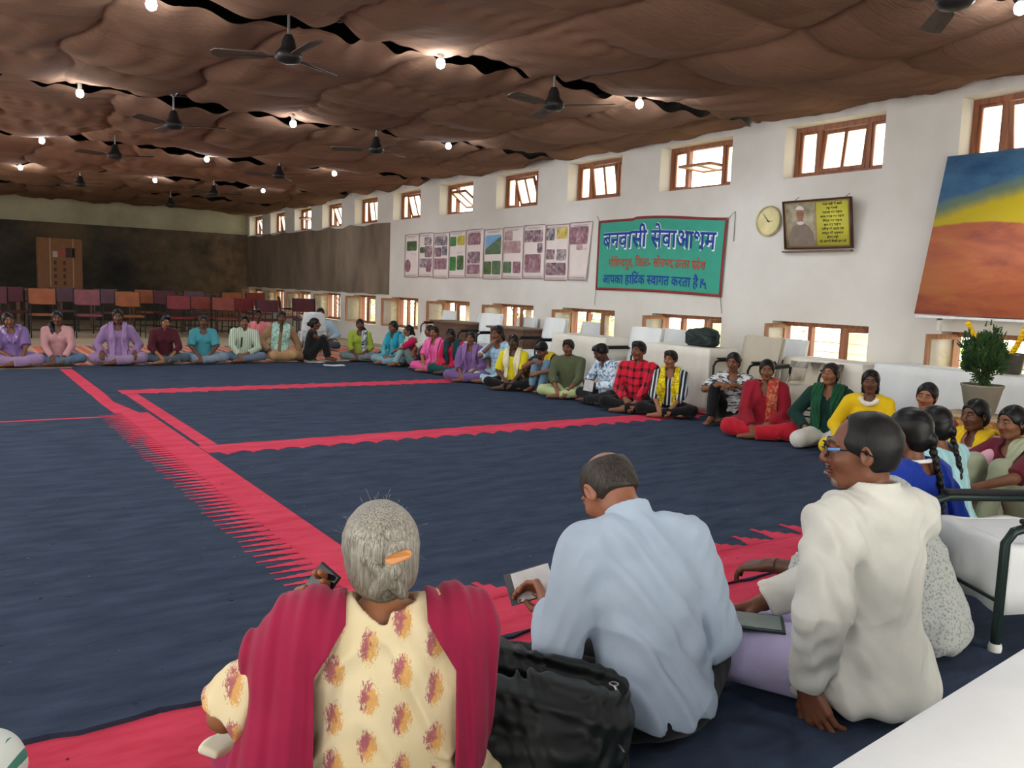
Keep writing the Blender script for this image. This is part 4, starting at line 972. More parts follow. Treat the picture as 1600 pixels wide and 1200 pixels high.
# ================================================================== solid modelling of bodies and clothes on a distance grid
def V3(*a): return np.array(a, float)
def rotx(a): c, s = math.cos(a), math.sin(a); return np.array([[1,0,0],[0,c,-s],[0,s,c]])
def roty(a): c, s = math.cos(a), math.sin(a); return np.array([[c,0,s],[0,1,0],[-s,0,c]])
def rotz(a): c, s = math.cos(a), math.sin(a); return np.array([[c,-s,0],[s,c,0],[0,0,1]])
def unit(v): v = np.asarray(v, float); return v/(np.linalg.norm(v) or 1)
class Grid:
    def __init__(s, lo, hi, h, track=False):
        s.h = h; s.lo = np.asarray(lo, float); n = np.maximum(4, np.ceil((np.asarray(hi)-s.lo)/h).astype(int)+1)
        s.ax = [s.lo[i] + h*np.arange(n[i]) for i in range(3)]; s.F = np.full(tuple(n), .25, np.float32)
        s.M = np.zeros(tuple(n), np.int8) if track else None
    def _sl(s, lo, hi):
        r = []
        for i in range(3):
            a = int(max(0, math.floor((lo[i]-s.lo[i])/s.h))); b = int(min(len(s.ax[i]), math.ceil((hi[i]-s.lo[i])/s.h)+1))
            if b <= a: return None
            r.append(slice(a, b))
        return tuple(r)
    def put(s, lo, hi, fn, k=.0, op='add', mid=None):
        mg = .035 + k; sl = s._sl(np.asarray(lo)-mg, np.asarray(hi)+mg)
        if sl is None: return s
        X = s.ax[0][sl[0]][:, None, None]; Y = s.ax[1][sl[1]][None, :, None]; Z = s.ax[2][sl[2]][None, None, :]
        d = fn(X, Y, Z).astype(np.float32); f = s.F[sl]
        if mid is not None: s.M[sl] = np.where(d < f, mid, s.M[sl])
        if op == 'add':
            r = np.minimum(f, d)
            if k > 0: hh = np.maximum(k-np.abs(f-d), 0)/k; r = r - hh*hh*k*.25
        else:
            d = -d; r = np.maximum(f, d)
            if k > 0: hh = np.maximum(k-np.abs(f-d), 0)/k; r = r + hh*hh*k*.25
        s.F[sl] = r; return s
    def cap(s, a, b, ra, rb=None, k=.015, op='add', mid=None, flat=False):
        a = np.asarray(a, float); b = np.asarray(b, float); rb = ra if rb is None else rb; R = max(ra, rb); ab = b-a; L2 = float(ab@ab) + 1e-12; L = math.sqrt(L2)
        def fn(X, Y, Z):
            x, y, z = X-a[0], Y-a[1], Z-a[2]; t = np.clip((x*ab[0]+y*ab[1]+z*ab[2])/L2, 0, 1)
            d = np.sqrt((x-t*ab[0])**2 + (y-t*ab[1])**2 + (z-t*ab[2])**2) - (ra+(rb-ra)*t)
            if flat: d = np.maximum(d, ((X-b[0])*ab[0]+(Y-b[1])*ab[1]+(Z-b[2])*ab[2])/L)
            return d
        return s.put(np.minimum(a, b)-R, np.maximum(a, b)+R, fn, k, op, mid)
    def chain(s, pts, rs, k=.015, **kw):
        for i in range(len(pts)-1): s.cap(pts[i], pts[i+1], rs[i], rs[i+1], k, **kw)
        return s
    def ell(s, c, r, R=None, k=.02, op='add', mid=None):
        c = np.asarray(c, float); r = np.asarray(r, float); m = max(r)
        def fn(X, Y, Z):
            x, y, z = X-c[0], Y-c[1], Z-c[2]
            if R is not None: x, y, z = (x*R[0,0]+y*R[1,0]+z*R[2,0]), (x*R[0,1]+y*R[1,1]+z*R[2,1]), (x*R[0,2]+y*R[1,2]+z*R[2,2])
            k0 = np.sqrt((x/r[0])**2+(y/r[1])**2+(z/r[2])**2); k1 = np.sqrt((x/r[0]**2)**2+(y/r[1]**2)**2+(z/r[2]**2)**2) + 1e-9
            return k0*(k0-1)/k1
        ext = r if R is None else np.sqrt((np.abs(R)**2) @ (r**2))
        return s.put(c-ext, c+ext, fn, k, op, mid)
    def rbox(s, c, hs, rad, R=None, k=.01, op='add', mid=None):
        c = np.asarray(c, float); hs = np.asarray(hs, float)
        def fn(X, Y, Z):
            x, y, z = X-c[0], Y-c[1], Z-c[2]
            if R is not None: x, y, z = (x*R[0,0]+y*R[1,0]+z*R[2,0]), (x*R[0,1]+y*R[1,1]+z*R[2,1]), (x*R[0,2]+y*R[1,2]+z*R[2,2])
            qx, qy, qz = np.abs(x)-hs[0]+rad, np.abs(y)-hs[1]+rad, np.abs(z)-hs[2]+rad
            return np.sqrt(np.maximum(qx, 0)**2+np.maximum(qy, 0)**2+np.maximum(qz, 0)**2) + np.minimum(np.maximum(qx, np.maximum(qy, qz)), 0) - rad
        ext = hs if R is None else np.abs(R) @ hs
        return s.put(c-ext, c+ext, fn, k, op, mid)
    def full(s):
        return s.ax[0][:, None, None], s.ax[1][None, :, None], s.ax[2][None, None, :]
    def mesh(s):
        F = s.F.copy(); F[0] = F[-1] = .1; F[:, 0] = F[:, -1] = .1; F[:, :, 0] = F[:, :, -1] = .1
        S = F < 0; C = [(a, b, c) for a in (0, 1) for b in (0, 1) for c in (0, 1)]
        sh = tuple(n-1 for n in F.shape); cnt = np.zeros(sh, np.int8)
        for a, b, c in C: cnt += S[a:a+sh[0], b:b+sh[1], c:c+sh[2]]
        act = (cnt > 0) & (cnt < 8); ii = np.argwhere(act); n = len(ii)
        if n == 0: return np.zeros((0, 3)), np.zeros((0, 4), int), np.zeros(0, int)
        idx = np.full(sh, -1, np.int64); idx[act] = np.arange(n)
        cf = {c: F[ii[:, 0]+c[0], ii[:, 1]+c[1], ii[:, 2]+c[2]] for c in C}
        acc = np.zeros((n, 3)); w = np.zeros(n)
        for c in C:
            for ax in range(3):
                if c[ax] == 0:
                    e = list(c); e[ax] = 1; e = tuple(e); f0, f1 = cf[c], cf[e]; m = (f0 < 0) != (f1 < 0); t = np.where(m, f0/np.where(m, f0-f1, 1), 0)
                    p = np.tile(np.array(c, float), (n, 1)); p[:, ax] = t; acc += p*m[:, None]; w += m
        v = s.lo + s.h*(ii + acc/w[:, None])
        Q = []; MM = []
        for ax in range(3):
            o1, o2 = [(1, 2), (2, 0), (0, 1)][ax]
            A = [slice(1, -1)]*3; B = [slice(1, -1)]*3; A[ax] = slice(0, -1); B[ax] = slice(1, None)
            a, b = S[tuple(A)], S[tuple(B)]; e = np.argwhere(a != b)
            if len(e) == 0: continue
            base = e.copy(); base[:, o1] += 1; base[:, o2] += 1
            def g(d1, d2): q = base.copy(); q[:, o1] -= d1; q[:, o2] -= d2; return idx[q[:, 0], q[:, 1], q[:, 2]]
            q = np.stack([g(1, 1), g(0, 1), g(0, 0), g(1, 0)], 1)
            ins = a[e[:, 0], e[:, 1], e[:, 2]]; q[~ins] = q[~ins][:, ::-1]
            Q.append(q)
            if s.M is not None:
                p = base.copy(); p[:, ax] += np.where(ins, 0, 1); MM.append(s.M[p[:, 0], p[:, 1], p[:, 2]])
        Q = np.concatenate(Q); M = np.concatenate(MM) if s.M is not None else np.zeros(len(Q), np.int32)
        ok = (Q >= 0).all(1); return v, Q[ok], M[ok].astype(np.int32)
def np_mesh(name, v, q, m, mats, parent=None):
    me = bpy.data.meshes.new(name); me.vertices.add(len(v)); me.vertices.foreach_set('co', v.astype(np.float32).ravel())
    me.loops.add(q.size); me.loops.foreach_set('vertex_index', q.astype(np.int32).ravel())
    me.polygons.add(len(q)); me.polygons.foreach_set('loop_start', np.arange(0, q.size, 4, dtype=np.int32))
    me.polygons.foreach_set('use_smooth', np.ones(len(q), bool))
    for x in (mats if isinstance(mats, (list, tuple)) else [mats]): me.materials.append(x)
    me.polygons.foreach_set('material_index', m.astype(np.int32)); me.update(calc_edges=True); me.validate()
    o = bpy.data.objects.new(name, me); o.parent = parent; COL.objects.link(o); return o
def join(parts):
    v = []; q = []; m = []; n = 0
    for a, b, c in parts: v.append(a); q.append(b+n); m.append(c); n += len(a)
    return np.concatenate(v), np.concatenate(q), np.concatenate(m)

# ------------------------------------------------------------------ heads and hands, modelled once per kind and fitted to each body
_HD = {}
def head_template(h, male=False, old=False):
    key = (h, male, old)
    if key in _HD: return _HD[key]
    g = Grid((-.11, -.125, -.15), (.11, .135, .125), h, True)
    j = 1.06 if male else 1.0
    g.ell((0, -.014, .022), (.073, .091, .083)); g.ell((0, .022, -.03), (.054*j, .066, .072), k=.03); g.ell((0, .058, -.088), (.024*j, .020, .018), k=.03)
    for s in (-1, 1):
        g.ell((s*.040, .058, -.024), (.022, .024, .022), k=.02)                    # cheek
        g.cap((s*.040*j, -.002, -.066), (s*.016, .05, -.090), .015, .013, .02)      # jaw line
        g.ell((s*.033, .098, .006), (.019, .017, .012), op='sub', k=.014)          # eye socket
        g.cap((s*.012, .084, .024), (s*.044, .071, .025), .0075 if not male else .0095, .006, .012)
        g.cap((s*.014, .0895 if not male else .092, .0285), (s*.030, .0865 if not male else .0885, .0325), .0032, .0038, .002, mid=4)
        g.cap((s*.030, .0865 if not male else .0885, .0325), (s*.047, .0745, .0285), .0038, .0022, .002, mid=4)
        g.ell((s*.0315, .0745, .006), (.0135, .0115, .0100), k=.001, mid=2)
        g.ell((s*.0310, .0795, .0062), (.0068, .0078, .0066), k=.0, mid=3)
        g.cap((s*.019, .0835, .0125), (s*.0315, .0850, .0150), .0042, .0046, .003, mid=0); g.cap((s*.0315, .0850, .0150), (s*.045, .0745, .0120), .0046, .0036, .003, mid=0)
        g.cap((s*.020, .083, .0098), (s*.032, .0868, .0112), .0016, .0018, .001, mid=4); g.cap((s*.032, .0868, .0112), (s*.0455, .0765, .0090), .0018, .0018, .001, mid=4)
        g.cap((s*.020, .0810, -.0035), (s*.044, .0745, -.0035), .0038, .0036, .005, mid=0)
        g.ell((s*.075, -.006, -.004), (.009, .020, .031), rotz(s*-.35), k=.006)     # ear
        g.ell((s*.083, .0, -.002), (.006, .010, .018), rotz(s*-.35), k=.004, op='sub')
        g.ell((s*.012, .094, -.029), (.009, .011, .0085), k=.008)
    g.cap((0, .084, .018), (0, .104, -.020), .0085, .0115, .010); g.ell((0, .103, -.026), (.011, .010, .009), k=.008)
    g.ell((0, .086, -.050), (.024, .013, .0055), k=.004, mid=1); g.ell((0, .084, -.0605), (.020, .013, .0065), k=.003, mid=1)
    g.cap((-.020, .0965, -.0553), (.020, .0965, -.0553), .0018, .0018, .003, op='sub')
    if old:
        for s in (-1, 1): g.cap((s*.022, .092, -.030), (s*.034, .082, -.062), .0025, .0025, .006, op='sub')
    g.cap((0, -.024, -.05), (0, -.034, -.16), .040*j**2, .044*j**2, .03)
    _HD[key] = g.mesh(); return _HD[key]
_HN = {}
FING = [(.032, (.040, .024, .019)), (.011, (.045, .028, .021)), (-.010, (.041, .026, .020)), (-.030, (.032, .020, .017))]
def hand_template(h, pose='relaxed'):
    key = (h, pose)
    if key in _HN: return _HN[key]
    curl = {'relaxed': (.35, .40, .30), 'flat': (.06, .06, .04), 'fist': (1.1, 1.35, .8), 'hold': (.75, .75, .45), 'clasp': (.55, .75, .5), 'phone': (.5, .55, .35), 'spread': (.12, .1, .08)}[pose]
    g = Grid((-.06, -.05, -.10), (.095, .20, .05), h)
    g.cap((-.009, -.045, 0), (-.009, .01, 0), .0205, .0195); g.cap((.010, -.045, 0), (.010, .01, 0), .0205, .0195)
    f = max(1.0, h/.0045)
    for i, (x, ls) in enumerate(FING):
        sp = {'spread': 1.35}.get(pose, 1.0); kn = V3(x*sp, .090-.010*abs(i-1.2)*.7, 0)
        g.cap((x*.55, .012, -.002), kn, .0150, .0112, .012)
        a = .0; p = kn; d0 = x*(.18 if pose != 'spread' else 4.0)/1.0
        for jn, L in enumerate(ls):
            a += curl[jn]*(1+.06*i); d = V3(d0*.6*math.cos(a) if pose == 'spread' else -x*1.2, math.cos(a), -math.sin(a)); d = unit(d)
            q = p + d*L; r0 = (.0092-.0006*jn - (.001 if i == 3 else 0))*f**.5; g.cap(p, q, r0, r0-.0006, .003 if h > .004 else .0022); p = q
    g.cap((.0, .03, -.008), (.024, .045, -.012), .016, .014, .012)
    if pose in ('fist', 'hold', 'clasp', 'phone'): th = [(.022, .018, -.008), (.046, .046, -.026), (.044, .072, -.045), (.030, .090, -.052)]
    else: th = [(.022, .018, -.004), (.050, .048, -.012), (.064, .074, -.018), (.070, .098, -.020)]
    g.chain([V3(*p) for p in th], [.0145, .0118, .0100*f**.4, .0085*f**.4], .006)
    _HN[key] = g.mesh(); return _HN[key]

# ------------------------------------------------------------------ skin, hair and cloth materials
def skin_mats(rgb, lips=None, brow=(22, 16, 14)):
    k = ('skin', tuple(rgb), brow)
    if k in _MC: return _MC[k]
    t = NT('skin'); c = lin(rgb); n = t.noise(14, 3)
    t.base(t.ramp(n, [(.3, (c[0]*.86, c[1]*.82, c[2]*.80, 1)), (.7, (min(1, c[0]*1.1), c[1]*1.08, c[2]*1.05, 1))])); t.rough(.48); t.p.inputs['Specular IOR Level'].default_value = .4
    lp = plain('lips', lips or (int(rgb[0]*.82), int(rgb[1]*.58), int(rgb[2]*.60)), .4)
    ms = [t.m, lp, plain('eye_white', (128, 114, 104), .6, spec=.1), plain('iris', (20, 13, 10), .5, spec=.1), plain('brow_hair', brow, .7)]
    _MC[k] = ms; return ms
def mat_hair(name, a, b, rough=.42, streak=230):
    k = ('hair', name)
    if k in _MC: return _MC[k]
    t = NT(name); n = t.noise(1.0, 4, .7, t.mapping((streak, streak, 6)), .3)
    t.base(t.ramp(n, [(.35, lin(a)), (.65, lin(b))])); t.rough(rough); t.p.inputs['Specular IOR Level'].default_value = .28; t.bump(n, .22, .0012); _MC[k] = t.m; return t.m
H_BLACK = mat_hair('black_hair', (6, 6, 7), (18, 16, 17)); H_BROWN = mat_hair('dark_brown_hair', (16, 11, 9), (38, 26, 20))
def fabric(kind, c1, c2=(255, 255, 255), c3=None, sc=1.0, sheen=.1, rough=.85):
    k = ('fab', kind, tuple(c1), tuple(c2), tuple(c3 or ()), sc)
    if k in _MC: return _MC[k]
    t = NT(kind + '_fabric'); A, B = lin(c1), lin(c2); s = t.sep()
    if kind == 'plain':
        n = t.noise(7, 3); c = t.ramp(n, [(.3, tuple(x*.9 for x in A[:3])+(1,)), (.7, tuple(min(1, x*1.06) for x in A[:3])+(1,))])
    elif kind == 'stripes':
        w = t.math('SINE', t.math('MULTIPLY', s[0], 190*sc)); c = t.mix(t.ramp(w, [(.30, (0, 0, 0)), (.36, (1, 1, 1))]), A, B)
    elif kind == 'plaid':
        f = lambda ax, m, th: t.ramp(t.math('SINE', t.math('MULTIPLY', ax, m*sc)), [(th, (0, 0, 0)), (th+.05, (1, 1, 1))])
        fx = f(s[0], 75, .45); fz = f(t.math('ADD', s[2], t.math('MULTIPLY', s[1], .6)), 75, .45)
        tot = t.math('MULTIPLY', t.math('ADD', fx, fz), .5); c = t.ramp(tot, [(.1, A), (.5, tuple((a+b)/2 for a, b in zip(A, B))), (.9, B)], 'CONSTANT')
        e = c.node.color_ramp.elements; e[0].position = 0; e[1].position = .3; e[2].position = .8
    elif kind == 'print':
        n = t.noise(26*sc, 3, .6, None, .8); c = t.ramp(n, [(.50, A), (.56, B)]) if c3 is None else t.ramp(n, [(.44, A), (.50, B), (.60, lin(c3))])
    elif kind == 'stroke':
        n = t.noise(1.0, 3, .6, t.mapping((14*sc, 14*sc, 52*sc)), .3); c = t.ramp(n, [(.50, A), (.54, B)])
    elif kind == 'lace':
        v = t.n('ShaderNodeTexVoronoi'); v.inputs['Scale'].default_value = 85*sc; t.l(t.obj, v.inputs['Vector']); n = t.noise(40*sc, 3)
        c = t.ramp(t.math('ADD', t.math('MULTIPLY', v.outputs['Distance'], .7), t.math('MULTIPLY', n, .5)), [(.35, A), (.62, B)])
    elif kind == 'zigzag':
        z = t.math('ADD', t.math('MULTIPLY', s[2], 60*sc), t.math('MULTIPLY', t.math('PINGPONG', t.math('MULTIPLY', s[0], 30*sc), 1.0), 3.0)); w = t.math('SINE', z); c = t.mix(t.ramp(w, [(.52, (0, 0, 0)), (.58, (1, 1, 1))]), A, B)
    elif kind == 'batik':
        # bouquets in staggered rows: crimson sprigs on one side, ochre sprigs on the other
        U = t.math('MULTIPLY', s[0], 1/.074); Vv = t.math('MULTIPLY', s[2], 1/.105)
        col = t.math('FLOOR', U); fu = t.math('SUBTRACT', t.math('FRACT', U), .5)
        vv = t.math('ADD', Vv, t.math('MULTIPLY', col, .5)); fv = t.math('SUBTRACT', t.math('FRACT', vv), .5)
        n = t.noise(1.0, 4, .75, t.mapping((150, 90, 60)), 1.6)
        sp = t.math('SUBTRACT', .40, t.math('MULTIPLY', t.math('ABSOLUTE', fv), .16))
        rr = t.math('ADD', t.math('POWER', t.math('DIVIDE', fu, sp), 2.0), t.math('POWER', t.math('DIVIDE', fv, .46), 2.0))
        inside = t.math('MULTIPLY', t.math('SUBTRACT', 1.0, rr), .30)
        mask = t.ramp(t.math('ADD', inside, t.math('MULTIPLY', n, .9)), [(.58, (0, 0, 0)), (.64, (1, 1, 1))])
        mask = t.math('MULTIPLY', mask, t.ramp(rr, [(.88, (1, 1, 1)), (1.0, (0, 0, 0))]))
        tone = t.math('ADD', t.math('MULTIPLY', t.math('ADD', fu, t.math('MULTIPLY', fv, -.35)), 2.2), t.math('MULTIPLY', t.noise(70, 2), 1.0))
        mot = t.ramp(tone, [(.30, lin((152, 44, 84))), (.46, lin((170, 84, 72))), (.60, lin((208, 150, 72)))])
        base = t.ramp(t.noise(5, 3), [(.3, lin((214, 196, 152))), (.7, lin((232, 218, 182)))])
        c = t.mix(t.math('MULTIPLY', mask, .85), base, mot)
    t.base(c); t.rough(rough); t.p.inputs['Sheen Weight'].default_value = sheen; t.p.inputs['Specular IOR Level'].default_value = .2
    t.bump(t.math('ADD', t.noise(18, 4, .6), t.math('MULTIPLY', t.noise(160, 2), .12)), .22, .008)
    _MC[k] = t.m; return t.m

def ik(S, T, l1, l2, pole):
    d = T-S; L = np.linalg.norm(d); L = min(max(L, abs(l1-l2)+.01), l1+l2-.004); u = unit(d); a = (l1*l1 - l2*l2 + L*L)/(2*L); h = math.sqrt(max(0, l1*l1-a*a))
    p = np.asarray(pole, float); p = p - u*(p@u); p = unit(p) if np.linalg.norm(p) > 1e-5 else V3(0, 0, 1); return S+u*a+p*h, S+u*L
# leg positions: per side (left, right): knee, ankle, toe direction
POSES = {
 'cross': (((-.33, .25, .10), (.06, .36, .055), (.9, .25, -.1)), ((.33, .25, .10), (-.07, .29, .05), (-.9, .3, -.1))),
 'cross_tight': (((-.30, .27, .12), (.07, .33, .05), (.9, .2, -.1)), ((.30, .27, .12), (-.05, .26, .05), (-.9, .3, -.1))),
 'knees_up': (((-.13, .30, .43), (-.10, .46, .07), (-.05, 1, -.15)), ((.13, .31, .42), (.10, .48, .07), (.05, 1, -.15))),
 'hug': (((-.11, .26, .43), (-.09, .36, .07), (-.05, 1, -.15)), ((.11, .26, .43), (.09, .36, .07), (.05, 1, -.15))),
 'one_up_l': (((-.17, .26, .40), (-.16, .42, .07), (-.1, 1, -.15)), ((.33, .24, .10), (-.03, .30, .05), (-.9, .3, -.1))),
 'one_up_r': (((-.33, .24, .10), (.03, .30, .05), (.9, .3, -.1)), ((.17, .26, .40), (.16, .42, .07), (.1, 1, -.15))),
 'side_r': (((-.10, .36, .10), (.24, .20, .06), (1, -.2, -.1)), ((.22, .30, .12), (.42, -.02, .06), (.7, -.6, -.1))),
 'side_l': (((-.22, .30, .12), (-.42, -.02, .06), (-.7, -.6, -.1)), ((.10, .36, .10), (-.24, .20, .06), (-1, -.2, -.1))),
 'kneel': (((-.17, .37, .09), (-.15, -.02, .05), (.2, -1, -.1)), ((.17, .37, .09), (.15, -.02, .05), (-.2, -1, -.1))),
}
# arm targets: wrist for the right side (x is mirrored for the left), elbow pole, finger direction, back-of-hand normal, hand pose
ARMS = {
 'lap': ((.075, .255, .155), (.9, -.5, -.3), (-.75, .55, -.35), (.1, .35, .9), 'clasp'),
 'ankle': ((.085, .325, .125), (.9, -.4, .1), (-.5, .7, -.5), (.2, .5, .8), 'clasp'),
 'knee': ((.23, .24, .185), (.5, -.5, -.4), (.3, .9, -.35), (0, .3, .95), 'relaxed'),
 'thigh': ((.17, .18, .18), (.9, -.4, 0), (-.2, .9, -.3), (0, .25, .95), 'relaxed'),
 'kneetop': ((.08, .33, .47), (.9, -.2, -.4), (-.7, .5, -.4), (.1, .3, .9), 'relaxed'),
 'shin': ((.05, .42, .30), (.9, -.1, .1), (-.85, .3, -.2), (.0, .8, .5), 'clasp'),
 'chin': ((.03, .19, .53), (.6, .5, -.8), (-.25, -.35, .9), (.3, .9, .2), 'fist'),
 'mouth': ((.03, .20, .57), (.5, .6, -.8), (-.35, -.35, .8), (.2, .9, .3), 'relaxed'),
 'floor_side': ((.34, .02, .035), (.6, -.8, .3), (.5, .6, -.05), (0, 0, 1), 'flat'),
 'floor_back': ((.30, -.22, .04), (.9, -.3, .2), (.5, -.8, 0), (0, 0, 1), 'flat'),
 'read': ((.12, .30, .26), (.9, -.5, -.2), (-.25, .8, .35), (.8, .1, -.4), 'hold'),
 'reach': ((-.12, .42, .42), (.8, -.1, -.5), (-.8, .5, .1), (.1, .3, .9), 'relaxed'),
}
def wrinkle(g, amp, seed=0.0, dirz=1.0):
    X, Y, Z = g.full(); s = seed
    near = np.abs(g.F) < .03
    w = np.sin(26*Z + 9*np.sin(8*X+s) + 6*np.sin(7*Y+2*s)) * (.55+.45*np.sin(11*X-7*Y+3*Z+s)) + .5*np.sin(41*(X*.8+Y*.5) + 5*np.sin(9*Z+s) + s)*np.sin(6*Z+9*Y+s)
    g.F += np.where(near, amp*w, 0).astype(np.float32)
def figure(label, pos, az, top=.75, pose='cross', arms=('lap', 'lap'), lean=8, roll=0, twist=0, yaw=0, pitch=5, hroll=0, male=False, fat=1.0,
           skin=(116, 74, 52), shirt=('plain', (200, 60, 90)), pants=('plain', (60, 70, 90)), sleeve='elbow', neck='round', kurta=True, dup=None, dupc=None,
           hair='tied', hairm=None, lod=1, loose=.0, group='people seated in a ring', hunch=1.0, extra=None, legs=None, cat='person', barefoot=True, old=False, hs=1.0, shl=None, brow=(22, 16, 14), nk=0.0, lap=.72):
    """one seated person; az = compass angle faced, measured from the hall's far end towards the windows"""
    sd = (sum(ord(ch) for ch in label) % 97)/7.0
    hb, hc, hh, hhd, hhn = {2: (.013, .0115, .0070, .0050, .0060), 1: (.010, .0090, .0060, .0038, .0048), 0: (.008, .0062, .0042, .0030, .0036), -1: (.007, .0050, .0032, .0026, .0028)}[lod]
    Ln = math.radians(lean); Rl = roty(math.radians(roll)*.5) @ rotx(-Ln*.45); Rc = rotz(math.radians(twist)) @ roty(math.radians(roll)) @ rotx(-Ln*hunch)
    Rh = rotz(math.radians(yaw)) @ rotx(-math.radians(pitch)) @ roty(math.radians(hroll))
    P0 = V3(0, 0, .115); mid = P0 + Rl @ V3(0, 0, .20); N = mid + Rc @ V3(0, 0, .255)
    sw = shl or (.165 if not male else .185)
    B = N + (Rc @ V3(0, 0, .03)) + (Rh @ V3(0, 0, .03)); HC = B + Rh @ V3(0, .024, .100) - V3(0, 0, nk)
    ztop = (HC + Rh @ V3(0, 0, .105*hs))[2]; s = top/ztop
    g0 = [0]*2; el = [0]*2; wr_ = [0]*2; shd = [0]*2; hp = [0]*2
    lg = legs or POSES[pose]
    for i, sg in enumerate((-1, 1)):
        A = arms[i]; A = ARMS[A] if isinstance(A, str) else A
        shd[i] = N + Rc @ V3(sg*sw, -.005, -.050); T = V3(sg*A[0][0], A[0][1], A[0][2]); pole = V3(sg*A[1][0], A[1][1], A[1][2])
        el[i], wr_[i] = ik(shd[i], T, .27, .245, pole); hd = unit(V3(sg*A[2][0], A[2][1], A[2][2])); fd = unit(wr_[i]-el[i]); hd = unit(hd*.6+fd*.6)
        bn = V3(sg*A[3][0], A[3][1], A[3][2]); bn = unit(bn - hd*(bn@hd)); hp[i] = (hd, bn, A[4])
    lo = V3(-.56, -.42, -.01); hi = V3(.56, .66, .80)
    pts = [wr_[0], wr_[1], el[0], el[1], shd[0], shd[1]] + [V3(*lg[i][k]) for i in (0, 1) for k in (0, 1)] + [V3(-.2, -.17, 0), V3(.2, .17, .1), N]
    lo = np.min(pts, 0) - .10; hi = np.max(pts, 0) + .10; lo[2] = -.012; lo = np.minimum(lo, [-.24, -.24, -.012])
    # feet may reach further
    for i in (0, 1): q = V3(*lg[i][1]) + unit(lg[i][2])*.19; lo = np.minimum(lo, q-.05); hi = np.maximum(hi, q+.05)
    lo[2] = -.012
    fm = 1.08 if male else 1.0
    def torso(g, e, k=.05):
        g.ell(P0+V3(0, -.005, -.0), (.165*fat+e, .125*fat+e, .112+e), k=k); g.ell((P0+mid)/2+V3(0, .005*fat, .03), (.130*fat*fm+e, .100*fat+e, .13+e), Rl, k=k)
        g.ell(mid + Rc @ V3(0, .004, .085), (.148*fm*(.5+.5*fat)+e, .100*(.5+.5*fat)+e, .150+e), Rc, k=k)
        g.cap(N + Rc @ V3(-sw+.03, -.012, -.052), N + Rc @ V3(sw-.03, -.012, -.052), .052+e, .052+e, k)
        g.cap(N + Rc @ V3(-.07, -.015, -.025), N + Rc @ V3(.07, -.015, -.025), .045+e, .045+e, k)
        if not male:
            for sg in (-1, 1): g.ell(mid + Rc @ V3(sg*.065, .085*(.6+.4*fat), .10), (.052+e*.6, .042+e*.6, .050+e*.6), Rc, k=.03)
    hipj = [V3(-.09, .01, .10), V3(.09, .01, .10)]
    # --- body
    g = Grid(lo, hi, hb); torso(g, -.006)
    g.cap(N + Rc @ V3(0, -.01, -.05), HC - Rh @ V3(0, .022, .055), .048*fm, .042*fm, .03)
    for i, sg in enumerate((-1, 1)):
        g.cap(shd[i], el[i], .050*fm, .037*fm, .03); g.cap(el[i], wr_[i] , .037*fm, .0255*fm, .012)
        kn, an = V3(*lg[i][0]), V3(*lg[i][1]); g.cap(hipj[i], kn, .080, .053, .03); g.cap(kn, an, .050, .034, .02)
        fd = unit(lg[i][2]); dn = V3(0, 0, -.02) if an[2] > .05 else V3(0, 0, 0); ft = an + fd*.15 + dn
        ft[2] = max(ft[2], .022); g.cap(an - fd*.02 + dn, an + fd*.07 + dn, .034, .030, .015); g.cap(an + fd*.06 + dn, ft, .030, .020, .012)
        sdv = unit(np.cross(fd, V3(0, 0, 1))); 
        for tq in range(5): b0 = an + fd*.125 + dn + sdv*(tq-2)*.015; b0[2] = max(b0[2], .016); g.cap(b0, b0 + fd*(.045-.004*abs(tq-1)), .0105, .009, .004)
    parts = [g.mesh()]
    hv, hq, hm = head_template(hhd, male, old); parts.append(((hv*hs) @ Rh.T + HC, hq, hm))
    for i in (0, 1):
        v, q, m = hand_template(hhn, hp[i][2]); y, z = hp[i][0], hp[i][1]; x = np.cross(y, z); v = v*(1.0 if not male else 1.07)
        if i == 1: v = v*np.array([-1, 1, 1]); q = q[:, ::-1]
        parts.append((v @ np.stack([x, y, z]) + wr_[i], q, m))
    r = empty('person', (pos[0], pos[1], pos[2] if len(pos) > 2 else .026), -math.radians(az), label, cat, group)
    v, q, m = join(parts); np_mesh('body', v*s, q, m, skin_mats(skin, brow=brow), r)
    FM = lambda t: t if isinstance(t, bpy.types.Material) else fabric(*t)
    # --- trousers
    e = .013 + loose; g = Grid(lo, hi, hc)
    g.ell(P0+V3(0, 0, -.01), (.172*fat+.006, .135*fat+.006, .105), k=.03)
    for i in (0, 1):
        kn, an = V3(*lg[i][0]), V3(*lg[i][1]); g.cap(hipj[i], kn, .086+e*.8, .060+e, .03); d = unit(an-kn); g.cap(kn, an - d*.02, .058+e, .040+e*1.2, .02, flat=True)
    wrinkle(g, .0042, sd+2)
    v, q, m = g.mesh(); v[:, 2] = np.maximum(v[:, 2], .001); np_mesh('trousers', v*s, q, m, FM(pants), r)
    # --- shirt or tunic
    lo2 = lo.copy(); hi2 = hi.copy(); hi2[2] = max(N[2]+.13, max(el[0][2], el[1][2])+.09, max(wr_[0][2], wr_[1][2])+.06)
    g = Grid(lo2, hi2, hc); torso(g, .014+loose*.4, .06)
    sl = {'none': 0, 'cap': .25, 'short': .55, 'elbow': .95, 'threeq': 1.5, 'long': 1.93}[sleeve]
